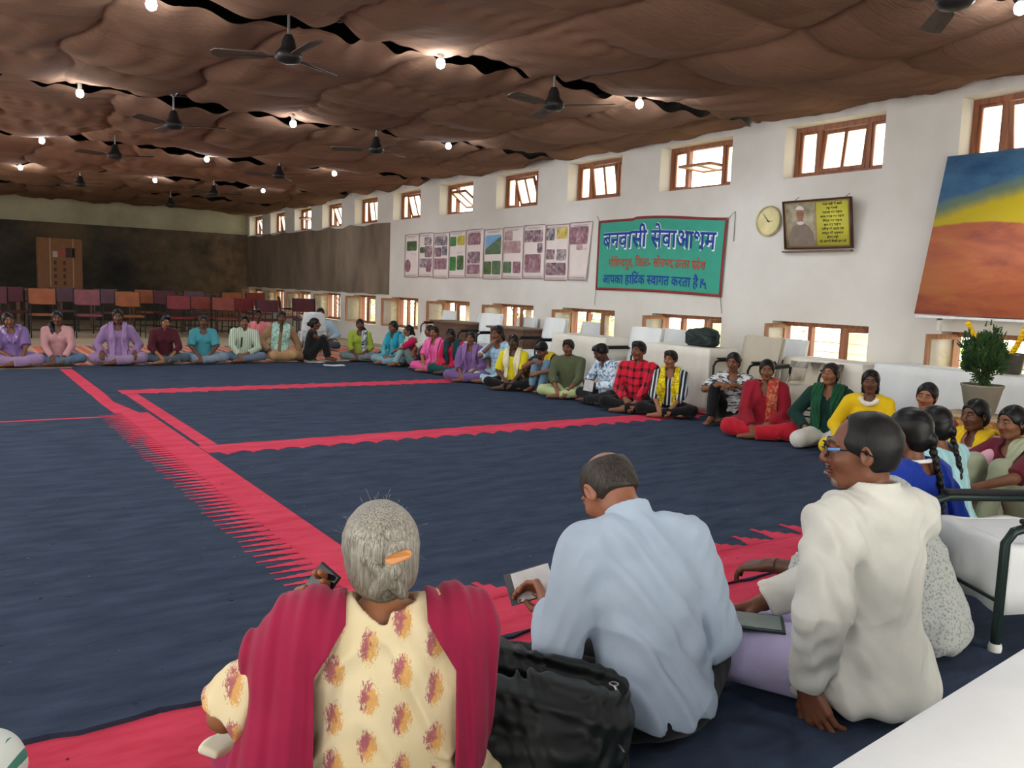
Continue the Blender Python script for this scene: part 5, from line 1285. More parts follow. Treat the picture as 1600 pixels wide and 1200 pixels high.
    for i in (0, 1):
        e2 = .013+loose*.6
        if sl <= 1: g.cap(shd[i], shd[i] + (el[i]-shd[i])*max(sl, .1), .056*fm+e2, .050*fm+e2*(1.6-.5*sl), .03, flat=True)
        else:
            f = sl-1; g.cap(shd[i], el[i], .056*fm+e2, .044*fm+e2, .03); g.cap(el[i], el[i] + (wr_[i]-el[i])*f, .044*fm+e2, .034*fm+e2*(.8 if f > .8 else 1.1), .012, flat=True)
            # cloth bunched inside the elbow
            g.ell(el[i], (.05, .05, .05), k=.02)
    if kurta:
        for i in (0, 1):
            kn = V3(*lg[i][0]); g.cap(hipj[i], hipj[i] + (kn-hipj[i])*lap, .100+loose, .088+loose, .05)
        c = (V3(*lg[0][0])+V3(*lg[1][0]))/2; up = max(0, c[2]-.15); c = c*.55; c[2] = .075+up*.5
        if lap > .5: g.ell(c, (.18, .16, .085+up*.4), k=.05)
        g.ell(V3(0, -.05, .05), (.19*fat, .13, .075), k=.05)
    if not kurta:
        X, Y, Z = g.full(); g.F = np.maximum(g.F, (.082 + .008*np.sin(23*X+9*Y+sd) - Z)).astype(np.float32)
    wrinkle(g, .0050 if lod > 0 else .0068 if lod == 0 else .0085, sd)
    if lod <= 0:
        X, Y, Z = g.full(); ax_ = np.abs(X)
        q1 = 1-np.abs(np.sin(7.5*(Z*1.25+ax_*.9)+1.3*np.sin(9*X+sd)+sd)); q2 = 1-np.abs(np.sin(8.5*(Z*.5-X*1.1+Y*.6)+1.1*np.sin(7*Z+sd)))
        g.F -= np.where(np.abs(g.F) < .03, (.0075*q1**5*(.5+.5*np.sin(6*X+5*Z+sd)) + .0065*q2**5*(.5+.5*np.sin(9*Z-4*X+2*sd))), 0).astype(np.float32)
        g.F += np.where(np.abs(g.F) < .03, .0022*np.sin(70*Z+11*np.sin(13*X+sd)+30*Y)*np.sin(17*X+9*Z+sd), 0).astype(np.float32)
    Nn = N + Rc @ V3(0, .0, -.01)
    if neck in ('round', 'v'):
        g.cap(Nn + Rc @ V3(0, -.02, -.005), Nn + Rc @ V3(0, -.01, .14), .067, .085, .008, op='sub'); g.ell(Nn + Rc @ V3(0, .05, -.015), (.062, .06, .045), Rc, k=.01, op='sub')
        if neck == 'v': g.cap(Nn + Rc @ V3(0, .09, -.02), Nn + Rc @ V3(0, .11, -.11), .042, .012, .01, op='sub')
    elif neck == 'wide':
        g.cap(Nn + Rc @ V3(0, -.03, .005), Nn + Rc @ V3(0, -.03, .14), .078, .10, .008, op='sub')
    else:
        cn = HC - Rh @ V3(0, .03, .075)
        hc_ = .62 if lod > 0 else .86; g.cap(N + Rc @ V3(0, -.008, -.03), N + (cn-N)*hc_ + Rc @ V3(0, -.006, 0), .068*fm, .062*fm, .01, flat=True)
        g.cap(N + Rc @ V3(0, -.004, -.0), N + (cn-N)*1.3, .053*fm, .053*fm, .004, op='sub'); g.cap(Nn + Rc @ V3(0, .07, .05), Nn + Rc @ V3(0, .13, -.07), .030, .006, .006, op='sub')
    v, q, m = g.mesh(); v[:, 2] = np.maximum(v[:, 2], .004)
    np_mesh('tunic' if kurta else 'shirt', v*s, q, m, FM(shirt), r)
    # --- long scarf
    if dup:
        g2 = Grid(lo2, hi2, hc*.92 if lod > 0 else hc); X, Y, Z = g2.full()
        gg = Grid(lo2, hi2, g2.h); torso(gg, .014+loose*.4, .06)
        for i in (0, 1): gg.cap(shd[i], el[i], .056*fm+.012, .046*fm+.012, .04)
        if kurta or dup in ('both', 'sash'):
            for i in (0, 1): kn = V3(*lg[i][0]); gg.cap(hipj[i], hipj[i] + (kn-hipj[i])*.72, .102+loose, .09+loose, .05)
            c = (V3(*lg[0][0])+V3(*lg[1][0]))/2; up = max(0, c[2]-.15); c = c*.55; c[2] = .075+up*.5; gg.ell(c, (.18, .16, .087+up*.4), k=.05)
        x, y, z = X-N[0], Y-N[1], Z-N[2]; lx = x*Rc[0,0]+y*Rc[1,0]+z*Rc[2,0]; ly = x*Rc[0,1]+y*Rc[1,1]+z*Rc[2,1]; lz = x*Rc[0,2]+y*Rc[1,2]+z*Rc[2,2]
        T = gg.F; th = max(.0085, g2.h*.95)
        pl = (0 if dup == 'cowl' else .005)*np.sin(lx*160+sd+6*np.sin(lz*9)) ; shell = np.abs(T-.016-pl) - th
        front = -(ly-.0)
        if dup == 'both':
            reg = np.maximum(np.abs(np.abs(lx) - (.092-.10*np.clip(lz+.02, -.1, .3)*-1*.35)) - .042 - .012*np.sin(lz*14+sd), np.maximum(front-.005, -(Z-.11)))
            reg = np.minimum(reg, np.maximum(np.maximum(ly-.02, -(lz+.075)), np.abs(lx)-.125))
        elif dup == 'drape':      # both ends thrown back, a deep curve across the chest
            zc = -.16 + 2.6*np.abs(lx)**1.35*1.2; reg = np.maximum(np.abs(lz-zc) - .055, -(ly+.01)); reg = np.minimum(reg, np.maximum(np.abs(np.abs(lx)-.118)-.045, np.maximum(-(lz+.30), ly-.03)))
        elif dup == 'sash':       # over one shoulder and down the front
            reg = np.maximum(np.abs(lx + .085) - .055, -(Z-.07)); reg = np.maximum(reg, -(lz+.5))
        elif dup == 'cowl': reg = None
        elif dup == 'vest':
            reg = np.maximum(np.maximum(.025-np.abs(lx), np.abs(lx)-.15), np.maximum(np.maximum(-(Z-.10), front-.0), 0*Z-1)); reg = np.minimum(reg, np.maximum(np.abs(lx)-.14, np.maximum(-(lz+.35), ly-.01)))
        elif dup == 'long':
            reg = np.maximum(np.abs(np.abs(lx)-.10) - .058, -(Z-.05)); reg = np.minimum(reg, np.maximum(np.maximum(ly-.02, -(lz+.09)), np.abs(lx)-.13))
        if dup == 'cowl':
            pts = [N + Rc @ V3(.078*math.cos(a), .012+.082*math.sin(a), .012-.050*max(0, math.sin(a))) for a in [k*PI/9 for k in range(19)]]
            g2.chain(pts, [.021 + .003*math.sin(k*2) for k in range(19)], .01); reg = 0*lx; shell = g2.F
        f2 = np.maximum(shell, reg*.8) if dup != 'cowl' else g2.F; nk = np.sqrt(lx**2 + (ly+.005)**2) - .060; f2 = np.maximum(f2, -np.where(lz > -.035, nk, 1.0)) if dup != 'cowl' else g2.F
        g2.F = np.broadcast_to(f2, g2.F.shape).astype(np.float32).copy(); v, q, m = g2.mesh()
        if len(v): v[:, 2] = np.maximum(v[:, 2], .006); np_mesh('scarf', v*s, q, m, FM(dupc), r)
    # --- hair
    if hair:
        hm_ = hairm or H_BLACK; fn = HAIR[hair]; long_ = hair in ('pony', 'braid', 'longback', 'sidefall')
        lo3 = V3(-.15, -.21, -.16) if not long_ else V3(-.17, -.26, -.60 if hair != 'pony' else -.40); hi3 = V3(.15, .15, .17)
        g = Grid(lo3*hs, hi3*hs, hh); fn(g, hs, Rh)
        X, Y, Z = g.full(); g.F += np.where(np.abs(g.F) < .02, .0005*np.sin(110*X+30*Y+9*np.sin(20*Z+sd)) + .0006*np.sin(45*X+60*Y+sd), 0).astype(np.float32)
        v, q, m = g.mesh(); np_mesh('hair', (v @ Rh.T + HC)*s, q, m, hm_, r)
    info = dict(root=r, s=s, HC=HC, Rh=Rh, N=N, Rc=Rc, sh=shd, el=el, wr=wr_, hp=hp)
    if extra: extra(info)
    return info
def _cap_base(g, hs, e=.011, nape=1.0):
    g.ell(V3(0, -.016, .024)*hs, V3(.073+e, .091+e, .083+e)*hs, k=.01); g.ell(V3(0, -.045*(2-nape)**-1, -.035)*hs, V3((.064+e*.6)*nape, (.052+e)*nape, .055+e)*hs, k=.03)
def _face_cut(g, hs, zf=.068, back=.0):
    g.ell(V3(0, .100, -.040)*hs, V3(.076, .088+back, .106)*hs, k=.012, op='sub')
    g.cap(V3(-.12, .055, -.075)*hs, V3(.12, .055, -.075)*hs, .075*hs, .075*hs, .01, op='sub')
def hair_tied(g, hs, R):
    _cap_base(g, hs); _face_cut(g, hs); g.cap(V3(0, .10, .085)*hs, V3(0, .0, .128)*hs, .016*hs, .006*hs, .012, op='sub')
    g.ell(V3(0, -.112, -.035)*hs, V3(.026, .024, .030)*hs, k=.015)
def hair_bun(g, hs, R): hair_tied(g, hs, R); g.ell(V3(0, -.125, -.02)*hs, V3(.042, .034, .042)*hs, k=.012)
def hair_topknot(g, hs, R): hair_tied(g, hs, R); g.ell(V3(0, -.05, .118)*hs, V3(.028, .028, .024)*hs, k=.01)
def _dn(R, v): return R.T @ np.asarray(v, float)
def hair_pony(g, hs, R):
    hair_tied(g, hs, R); p = V3(0, -.112, -.02)*hs; pts = [p]
    for k in range(5): pts.append(pts[-1] + _dn(R, (0, -.012+.004*k, -.052)))
    g.chain(pts, [.022, .028, .028, .024, .018, .008], .015)
def hair_braid(g, hs, R):
    hair_tied(g, hs, R); p = V3(0, -.105, -.04)*hs
    for k in range(13):
        q = p + _dn(R, (.006*(-1)**k, -.012 if k < 6 else -.004, -.034)); g.ell((p+q)/2 + V3(.006*(-1)**k, 0, 0), (.021-.0007*k, .019-.0006*k, .024), k=.006); p = q
    g.ell(p, (.02, .018, .03), k=.01)
def hair_longback(g, hs, R):
    _cap_base(g, hs); _face_cut(g, hs)
    pts = [V3(0, -.07, -.02)*hs]
    for k in range(6): pts.append(pts[-1] + _dn(R, (0, -.018+.005*k, -.055)))
    for s_ in (-1, 0, 1): g.chain([p + V3(s_*.036, 0, 0) for p in pts], [.040, .042, .040, .036, .03, .022, .01], .02)
def hair_sidefall(g, hs, R):
    hair_tied(g, hs, R); pts = [V3(.05, -.085, -.05)*hs, V3(.085, -.03, -.11)*hs]
    for k in range(4): pts.append(pts[-1] + _dn(R, (-.008, .022-.004*k, -.05)))
    g.chain(pts, [.03, .038, .038, .034, .026, .012], .02)
def hair_boy(g, hs, R):
    _cap_base(g, hs, .014, .86); _face_cut(g, hs, back=.004); g.cap(V3(-.09, -.045, -.10)*hs, V3(.09, -.045, -.10)*hs, .064*hs, .064*hs, .012, op='sub')
    g.ell(V3(0, .045, .088)*hs, V3(.064, .052, .034)*hs, k=.02)
    for x, z in ((-.045, .062), (-.02, .07), (.008, .064), (.035, .068)): g.cap(V3(x, .05, .095)*hs, V3(x*1.1, .088, z)*hs, .018*hs, .010*hs, .01)
def hair_boyback(g, hs, R):
    _cap_base(g, hs, .012, .86); _face_cut(g, hs, back=.004); g.cap(V3(-.09, -.045, -.10)*hs, V3(.09, -.045, -.10)*hs, .064*hs, .064*hs, .012, op='sub')
    g.ell(V3(0, .03, .095)*hs, V3(.058, .055, .026)*hs, k=.02)
def hair_balding(g, hs, R):
    _cap_base(g, hs, .006, .90); _face_cut(g, hs, back=.02); g.cap(V3(-.09, -.05, -.105)*hs, V3(.09, -.05, -.105)*hs, .062*hs, .062*hs, .012, op='sub')
    g.ell(V3(0, -.040, .112)*hs, V3(.056, .110, .066)*hs, k=.012, op='sub')
def hair_receding(g, hs, R):
    _cap_base(g, hs, .007, .84); _face_cut(g, hs, back=.006); g.cap(V3(-.09, -.052, -.125)*hs, V3(.09, -.052, -.125)*hs, .068*hs, .068*hs, .02, op='sub')
    g.ell(V3(0, .085, .065)*hs, V3(.075, .050, .062)*hs, k=.01, op='sub')
def hair_twist(g, hs, R):    # long grey hair wound into a twist behind
    _cap_base(g, hs, .014); _face_cut(g, hs, back=.0)
    g.cap(V3(-.09, -.04, -.135)*hs, V3(.09, -.04, -.135)*hs, .066*hs, .066*hs, .012, op='sub')
    g.ell(V3(0, -.085, -.050)*hs, V3(.048, .030, .036)*hs, k=.02)
    g.cap(V3(.030, -.124, .040)*hs, V3(.016, -.136, -.012)*hs, .019, .021, .004); g.cap(V3(.016, -.136, -.012)*hs, V3(-.024, -.118, -.060)*hs, .020, .015, .004)
    g.cap(V3(-.036, -.104, .012)*hs, V3(.006, -.128, -.030)*hs, .013, .017, .004); g.cap(V3(.006, -.128, -.030)*hs, V3(.036, -.112, -.070)*hs, .018, .014, .004)
    g.ell(V3(.022, -.120, .062)*hs, V3(.019, .014, .014)*hs, k=.005)
HAIR = {'tied': hair_tied, 'bun': hair_bun, 'topknot': hair_topknot, 'pony': hair_pony, 'braid': hair_braid, 'longback': hair_longback, 'sidefall': hair_sidefall,
        'boy': hair_boy, 'boyback': hair_boyback, 'balding': hair_balding, 'receding': hair_receding, 'twist': hair_twist}
# ================================================================== the people
def mirror_side(fn):
    def f(g, hs, R):
        hair_tied(g, hs, R); pts = [V3(-.05, -.085, -.05)*hs, V3(-.085, -.03, -.11)*hs]
        for k in range(4): pts.append(pts[-1] + _dn(R, (.008, .022-.004*k, -.05)))
        g.chain(pts, [.03, .038, .038, .034, .026, .012], .02)
    return f
HAIR['sidefall_l'] = mirror_side(None)
D1, D2, D3, D4 = (98, 62, 44), (120, 78, 54), (142, 96, 68), (84, 54, 40)
P = 'plain'
GB, GR = 'people sitting in the far row', 'people sitting in the row along the window side'
def F(label, x, y, az, top, **k): return figure(label, (x, y), az, top-.02, **k)
# --- far row, left to right
F('person in cream cut by the left edge, sitting behind the lilac wrapped one', .50, 14.75, 182, .80, shirt=(P, (196, 176, 150)), pants=(P, (150, 130, 120)), skin=D2, group=GB, lod=2)
F('person wrapped in a lilac scarf, head tilted, farthest left of the front row', .84, 14.0, 178, .75, roll=5, hroll=14, yaw=4, pitch=8, shirt=(P, (126, 100, 150)), dup='drape', dupc=('print', (136, 108, 160), (196, 176, 200), None, .5), pants=(P, (150, 124, 160)), sleeve='elbow', skin=D2, group=GB, lod=2, loose=.02, arms=('ankle', 'lap'))
F('person in a pale pink V-neck top and blue jeans, hands on ankles', 1.41, 14.05, 184, .79, shirt=(P, (190, 140, 142)), neck='v', pants=(P, (84, 106, 130)), sleeve='long', kurta=False, arms=('ankle', 'ankle'), skin=D1, group=GB, lod=2, hair='sidefall')
F('person in a lilac tunic and lilac scarf sitting very upright', 2.22, 13.98, 188, .83, shirt=(P, (142, 112, 152)), dup='both', dupc=(P, (152, 122, 164)), pants=(P, (146, 120, 150)), sleeve='long', arms=('knee', 'knee'), lean=4, skin=D1, group=GB, lod=2, loose=.012)
F('person in a dark maroon collared shirt, head tilted, hands clasped at the feet', 2.87, 13.95, 186, .75, shirt=(P, (74, 24, 36)), kurta=False, neck='collar', sleeve='threeq', pants=(P, (72, 84, 94)), arms=('ankle', 'ankle'), lean=16, hroll=-10, pitch=14, hair='boyback', skin=D3, group=GB, lod=2)
F('person in a teal T-shirt and grey trousers between maroon and striped shirts', 3.46, 13.94, 190, .76, shirt=(P, (70, 142, 152)), kurta=False, sleeve='elbow', pants=(P, (122, 136, 152)), arms=('ankle', 'ankle'), lean=12, skin=D1, group=GB, lod=2, loose=.008, fat=1.05)
F('person in a pale green striped shirt with a dark tie-like strip', 4.11, 14.0, 192, .76, male=True, shirt=('stripes', (198, 206, 188), (150, 168, 140)), kurta=False, neck='collar', sleeve='long', pants=(P, (96, 110, 130)), arms=('lap', 'ankle'), lean=14, roll=-4, yaw=-6, hair='boyback', skin=D2, group=GB, lod=2,
  extra=lambda I: (lambda m: (m.tube([(I['N'] + I['Rc'] @ V3(.045, .122+.004*k, -.10-.045*k))*I['s'] for k in range(5)], .010, 6), m.build('dark_strip', M_BLK, I['root'])))(MB()))
F('person in a salmon pink shirt sitting behind the striped shirt', 4.76, 15.3, 194, .82, male=True, shirt=(P, (204, 122, 122)), kurta=False, neck='collar', sleeve='short', pants=(P, (60, 60, 70)), arms=('knee', 'knee'), hair='boyback', skin=D4, group=GB, lod=2)
F('person in a mint patterned vest over tan clothes, legs folded to one side', 4.72, 14.0, 196, .84, shirt=(P, (150, 118, 86)), dup='vest', dupc=('print', (176, 206, 190), (120, 160, 150)), sleeve='long', pants=(P, (172, 134, 92)), pose='side_l', kurta=False, neck='v', arms=('floor_side', 'thigh'), lean=2, roll=-5, hair='bun', skin=D1, group=GB, lod=2, loose=.006)
F('person in black with a white panel, knees raised, turned in profile to the right', 5.18, 13.8, 118, .74, pose='hug', shirt=(P, (24, 24, 26)), kurta=False, sleeve='none', pants=(P, (22, 22, 24)), dup='sash', dupc=(P, (196, 190, 184)), arms=('floor_side', 'reach'), lean=10, hair='bun', skin=D1, group=GB, lod=2,
  extra=lambda I: (lambda m: (m.lathe([(.027, -.012), (.032, 0), (.027, .012)], 14, Matrix(np.stack([np.cross(I['hp'][1][0], I['hp'][1][1]), I['hp'][1][1], I['hp'][1][0]], 1).tolist()), tuple(I['wr'][1]*I['s'])), m.build('wrist_watch', M_STEEL, I['root'])))(MB()))
F('person in a light blue shirt far behind the profile figure in black', 6.30, 16.2, 200, .83, male=True, shirt=(P, (156, 186, 204)), kurta=False, neck='collar', sleeve='long', pants=(P, (70, 76, 90)), arms=('thigh', 'knee'), hair='boyback', skin=D3, group=GB, lod=2)
F('person in a lime green tunic with dark hair falling over one shoulder', 6.10, 13.82, 202, .73, shirt=(P, (150, 166, 62)), dup='sash', dupc=('print', (190, 196, 200), (50, 56, 66)), sleeve='threeq', pants=(P, (110, 124, 124)), kurta=False, arms=('lap', 'ankle'), lean=10, hair='sidefall_l', skin=D1, group=GB, lod=2)
# --- window-side row, from far to near
F('person in a teal tunic, farthest along the window side, looking left', 6.40, 12.98, 245, .735, yaw=0, pitch=14, shirt=(P, (72, 160, 174)), dup='both', dupc=(P, (30, 140, 164)), sleeve='long', pants=(P, (120, 150, 160)), hair='bun', skin=D2, group=GR, lod=2)
F('person in white print with magenta sleeves and long loose hair, in profile', 6.50, 12.52, 285, .69, shirt=(P, (176, 24, 76)), dup='vest', dupc=('print', (220, 214, 206), (110, 150, 130)), pose='one_up_l', pants=(P, (136, 158, 160)), kurta=False, sleeve='elbow', arms=('shin', 'ankle'), lean=14, hair='longback', skin=D2, group=GR, lod=2)
F('person in a cream blouse with black trousers, half hidden by the pink one', 6.66, 12.15, 275, .71, shirt=(P, (216, 208, 192)), pose='one_up_l', pants=(P, (26, 22, 26)), kurta=False, sleeve='elbow', arms=('ankle', 'shin'), hair='tied', skin=D2, group=GR, lod=2)
F('person dressed all in bright pink with a pink scarf', 6.50, 11.75, 238, .715, shirt=(P, (214, 92, 152)), dup='both', dupc=(P, (222, 104, 164)), pants=(P, (218, 84, 146)), sleeve='elbow', arms=('ankle', 'ankle'), lean=10, skin=D3, group=GR, lod=2, kurta=True)
F('person wrapped in a dark teal shawl over crimson, head tilted', 6.58, 11.32, 236, .70, hroll=12, pitch=16, shirt=(P, (184, 26, 66)), dup='long', dupc=(P, (16, 58, 62)), pants=(P, (22, 66, 64)), sleeve='long', arms=('ankle', 'lap'), skin=D4, group=GR, lod=2, loose=.012, lean=10)
F('person in a purple tunic and lilac scarf with one pale sole showing', 6.34, 10.42, 226, .72, shirt=(P, (112, 84, 134)), dup='both', dupc=(P, (140, 106, 156)), pants=(P, (108, 84, 132)), sleeve='threeq', arms=('lap', 'ankle'), skin=D2, group=GR, lod=1, loose=.01)
F('person in a light blue checked shirt holding a hand over the mouth', 6.62, 10.05, 252, .82, yaw=-4, pitch=10, shirt=('plaid', (176, 204, 224), (120, 160, 196), None, 1.2), kurta=False, sleeve='elbow', pants=(P, (156, 190, 204)), arms=('knee', 'mouth'), hair='pony', skin=D2, group=GR, lod=1, lean=10)
F('person in a bright yellow tunic with a cream scarf and black trousers', 6.40, 9.40, 232, .74, shirt=(P, (216, 198, 30)), dup='both', dupc=(P, (222, 214, 180)), pants=(P, (18, 18, 20)), sleeve='elbow', arms=('ankle', 'lap'), skin=D4, group=GR, lod=1, kurta=False, hair='tied', lean=8)
F('person in black and yellow hugging raised knees with face hidden', 6.72, 8.98, 255, .65, pose='hug', male=True, pitch=38, lean=26, shirt=(P, (28, 40, 44)), dup='sash', dupc=(P, (206, 176, 40)), kurta=False, sleeve='short', pants=(P, (104, 136, 158)), arms=('shin', 'kneetop'), hair='boy', skin=D2, group=GR, lod=1)
F('person in an olive green shirt and pale green trousers', 6.60, 8.45, 232, .735, male=True, shirt=(P, (82, 88, 62)), kurta=False, neck='collar', sleeve='threeq', pants=(P, (172, 184, 134)), arms=('ankle', 'ankle'), lean=10, hair='boy', skin=D2, group=GR, lod=1, yaw=-6)
I_READ = F('person in a blue and white mottled shirt reading with head bowed', 6.66, 7.72, 278, .72, male=True, pitch=26, lean=14, shirt=('print', (206, 218, 228), (92, 126, 160)), kurta=False, sleeve='long', pants=(P, (18, 20, 24)), arms=('read', 'read'), hair='boy', skin=D4, group=GR, lod=1, pose='cross_tight')
F('person in a red and black checked shirt', 6.62, 7.18, 240, .80, male=True, yaw=-14, pitch=0, shirt=('plaid', (200, 26, 52), (26, 20, 26), None, 1.0), kurta=False, neck='collar', sleeve='long', pants=(P, (16, 16, 20)), arms=('ankle', 'lap'), hair='boy', skin=D2, group=GR, lod=1, fat=1.06, lean=2)
F('person in black and white stripes with a long yellow scarf', 6.72, 6.76, 234, .73, yaw=-16, pitch=2, male=False, shirt=('stripes', (34, 36, 40), (196, 200, 206), None, .8), dup='both', dupc=('stroke', (226, 208, 24), (180, 150, 30)), kurta=False, neck='v', sleeve='threeq', pants=(P, (16, 16, 20)), arms=('ankle', 'ankle'), hair='boy', skin=D3, group=GR, lod=1, lean=8)
F('person in dark-marked white, one knee raised, arms resting on it', 7.0, 6.10, 240, .76, pose='one_up_r', yaw=-4, pitch=8, lean=10, shirt=('stroke', (212, 214, 214), (60, 64, 72)), kurta=False, neck='v', sleeve='elbow', pants=(P, (18, 18, 22)), arms=('kneetop', 'kneetop'), hair='tied', skin=D2, group=GR, lod=1)
F('person dressed all in red with an orange patterned scarf end', 6.64, 5.38, 238, .755, yaw=6, pitch=4, shirt=(P, (140, 22, 40)), dup='sash', dupc=('print', (170, 56, 46), (186, 116, 84)), pants=(P, (178, 28, 44)), sleeve='long', arms=('lap', 'ankle'), hair='pony', skin=D2, group=GR, lod=1, loose=.022, fat=1.08, neck='v')
F('person in dark green with a long green scarf and white trousers', 6.74, 4.74, 248, .775, yaw=-12, pitch=-4, shirt=(P, (18, 50, 44)), dup='long', dupc=(P, (24, 76, 48)), pants=(P, (206, 204, 196)), sleeve='long', arms=('thigh', 'thigh'), hair='bun', skin=D3, group=GR, lod=1, lean=2, loose=.014, kurta=False, pose='kneel', neck='v', hairm=H_BROWN)
F('person in a yellow cardigan and white neck scarf by the long white table', 6.62, 4.26, 240, .765, shirt=(P, (224, 186, 24)), dup='cowl', dupc=(P, (226, 220, 206)), pants=(P, (220, 190, 30)), sleeve='long', arms=('lap', 'knee'), hair='longback', skin=D1, group=GR, lod=1, pitch=2)
F('person in maroon resting chin on hand before the potted plant', 6.17, 3.50, 246, .755, yaw=-8, shirt=(P, (110, 28, 36)), sleeve='elbow', arms=('thigh', 'chin'), pants=(P, (90, 26, 36)), hair='tied', skin=D3, group=GR, lod=1, hroll=-6)
F('person in pale pink with a mustard yellow scarf, looking left below the plant', 5.47, 2.72, 282, .755, shirt=(P, (214, 164, 178)), dup='both', dupc=(P, (222, 184, 28)), pants=(P, (180, 184, 150)), sleeve='elbow', arms=('shin', 'shin'), pose='one_up_l', hair='tied', skin=D1, group=GR, lod=1, kurta=False)
F('person in grey green and dark maroon at the right edge, arms round knees', 5.36, 2.44, 286, .755, pose='hug', shirt=(P, (96, 26, 42)), dup='sash', dupc=(P, (164, 168, 140)), pants=(P, (150, 156, 130)), kurta=False, sleeve='elbow', arms=('shin', 'shin'), hair='tied', skin=D2, group=GR, lod=1)
# --- near side, backs to the camera
GN = 'people sitting with their backs to the camera'
F('person in a pale aqua tunic with a black braid, seen from behind', 4.62, 2.42, 2, .775, lean=16, roll=-6, yaw=12, shirt=('stripes', (150, 194, 200), (168, 208, 212), None, .5), sleeve='elbow', pants=(P, (60, 66, 70)), hair='braid', arms=('ankle', 'ankle'), skin=D2, group=GN, lod=0)
def beads(I):
    m = MB(); R = I['Rc']
    m.tube([(I['N'] + R @ V3(.062*math.cos(a), -.028+.045*math.sin(a)-.01, .018))*I['s'] for a in [k*PI/8 + PI for k in range(9)]], .010, 8); m.build('white_collar_trim', M_CAPW, I['root'])
    m = MB(); c = (I['HC'] + I['Rh'] @ V3(0, -.112, .03))*I['s']; flower(m, c, .010); m.build('hair_pin', M_STEEL, I['root'])
F('person in a royal blue tunic with a long black braid, seen from behind', 3.80, 2.12, 4, .845, lean=12, yaw=16, shirt=(P, (22, 52, 150)), sleeve='threeq', pants=(P, (30, 30, 50)), hair='braid', arms=('ankle', 'knee'), skin=D2, group=GN, lod=0, neck='wide', extra=beads)
F('person in a greyish white lacy tunic mostly hidden by the man in plain white', 3.20, 1.76, -22, .80, male=True, fat=1.10, lean=34, yaw=30, pitch=24, shirt=('lace', (132, 136, 132), (178, 182, 178)), sleeve='threeq', pants=(P, (24, 28, 40)), hair='boyback', arms=(((.26, .52, .24), (.5, -.2, -.6), (-.3, .8, -.4), (.1, .3, .9), 'relaxed'), 'thigh'), skin=D4, group=GN, lod=0, loose=.02, shl=.18)
# man in plain white
def man3(I):
    s, R, C = I['s'], I['Rh'], I['HC']; q = lambda x, y, z: tuple((C + R @ V3(x, y, z))*s)
    r = empty('spectacles', (0, 0, 0), parent=None); r.parent = I['root']
    del_me = r; bpy.data.objects.remove(del_me)
    m = MB()
    for sg in (-1, 1):
        m.tube([q(sg*(.032+.024*math.cos(a)), .104-.012*abs(math.cos(a)), .004+.017*math.sin(a)) for a in [k*PI/8 for k in range(16)]], .0022, 6, closed=True)
        m.tube([q(sg*.056, .092, .010), q(sg*.078, .05, .012), q(sg*.084, .0, .010), q(sg*.084, -.02, -.004)], .0024, 6)
    m.tube([q(-.009, .103, .006), q(0, .108, .009), q(.009, .103, .006)], .002, 6); o = m.build('spectacles', M_IRON, I['root'])
    m = MB()
    for sg in (-1, 1): m.tube([q(sg*.057, .094, .011), q(sg*.070, .064, .0135)], .0048, 8)
    m.build('blue_spectacle_hinge', plain('blue_enamel', (90, 140, 200), .3), o)
    m = MB()
    for sg in (-1, 1): m.add([q(sg*(.032+.022*math.cos(a)), .103-.012*abs(math.cos(a)), .004+.016*math.sin(a)) for a in [k*PI/8 for k in range(16)]], [tuple(range(16))], False)
    m.build('lens', M_LENS, o)
    g = Grid(V3(-.06, .03, -.13), V3(.06, .12, -.03), .003)
    g.ell((0, .063, -.090), (.030, .022, .020), k=.01); g.ell((0, .090, -.0415), (.024, .010, .0045), k=.004); g.ell((0, .096, -.066), (.014, .008, .006), k=.004)
    X, Y, Z = g.full(); g.F += (.0012*np.sin(300*X+200*Z)*np.sin(260*Y)).astype(np.float32)
    g.ell((0, .050, -.085), (.030, .030, .022), op='sub', k=.002)
    v, qd, mm = g.mesh(); np_mesh('grey_stubble', (v @ R.T + C)*s, qd, mm, mat_hair('grey_beard', (84, 72, 66), (134, 124, 116)), I['root'])
def _lens():
    t = NT('spectacle_glass'); tr = t.n('ShaderNodeBsdfTransparent'); gl = t.n('ShaderNodeBsdfGlossy'); gl.inputs['Roughness'].default_value = .03; mx = t.n('ShaderNodeMixShader'); mx.inputs[0].default_value = .12
    t.l(tr.outputs[0], mx.inputs[1]); t.l(gl.outputs[0], mx.inputs[2]); t.l(mx.outputs[0], t.out.inputs[0]); return t.m
M_LENS = _lens()
F('person with glasses, balding, in a loose white tunic, one hand on the floor', 2.55, 1.565, 7, .975, male=True, fat=.98, lean=6, yaw=46, pitch=4, shirt=(P, (206, 206, 198)), sleeve='long', neck='collar', pants=(P, (176, 168, 204)), hair='receding', hairm=mat_hair('greying_black_hair', (9, 9, 9), (28, 26, 26), .5),
  arms=(((.245, -.005, .085), (.75, -.75, .15), (.1, -.9, -.15), (.9, .1, .5), 'relaxed'), ((-.14, .30, .19), (.5, .1, -.9), (-.8, .55, -.1), (.1, .4, .9), 'clasp')), skin=(112, 70, 50), group=GN, lod=-1, loose=.014, shl=.158, extra=man3, old=True, brow=(60, 54, 50), nk=.01, lap=.28)
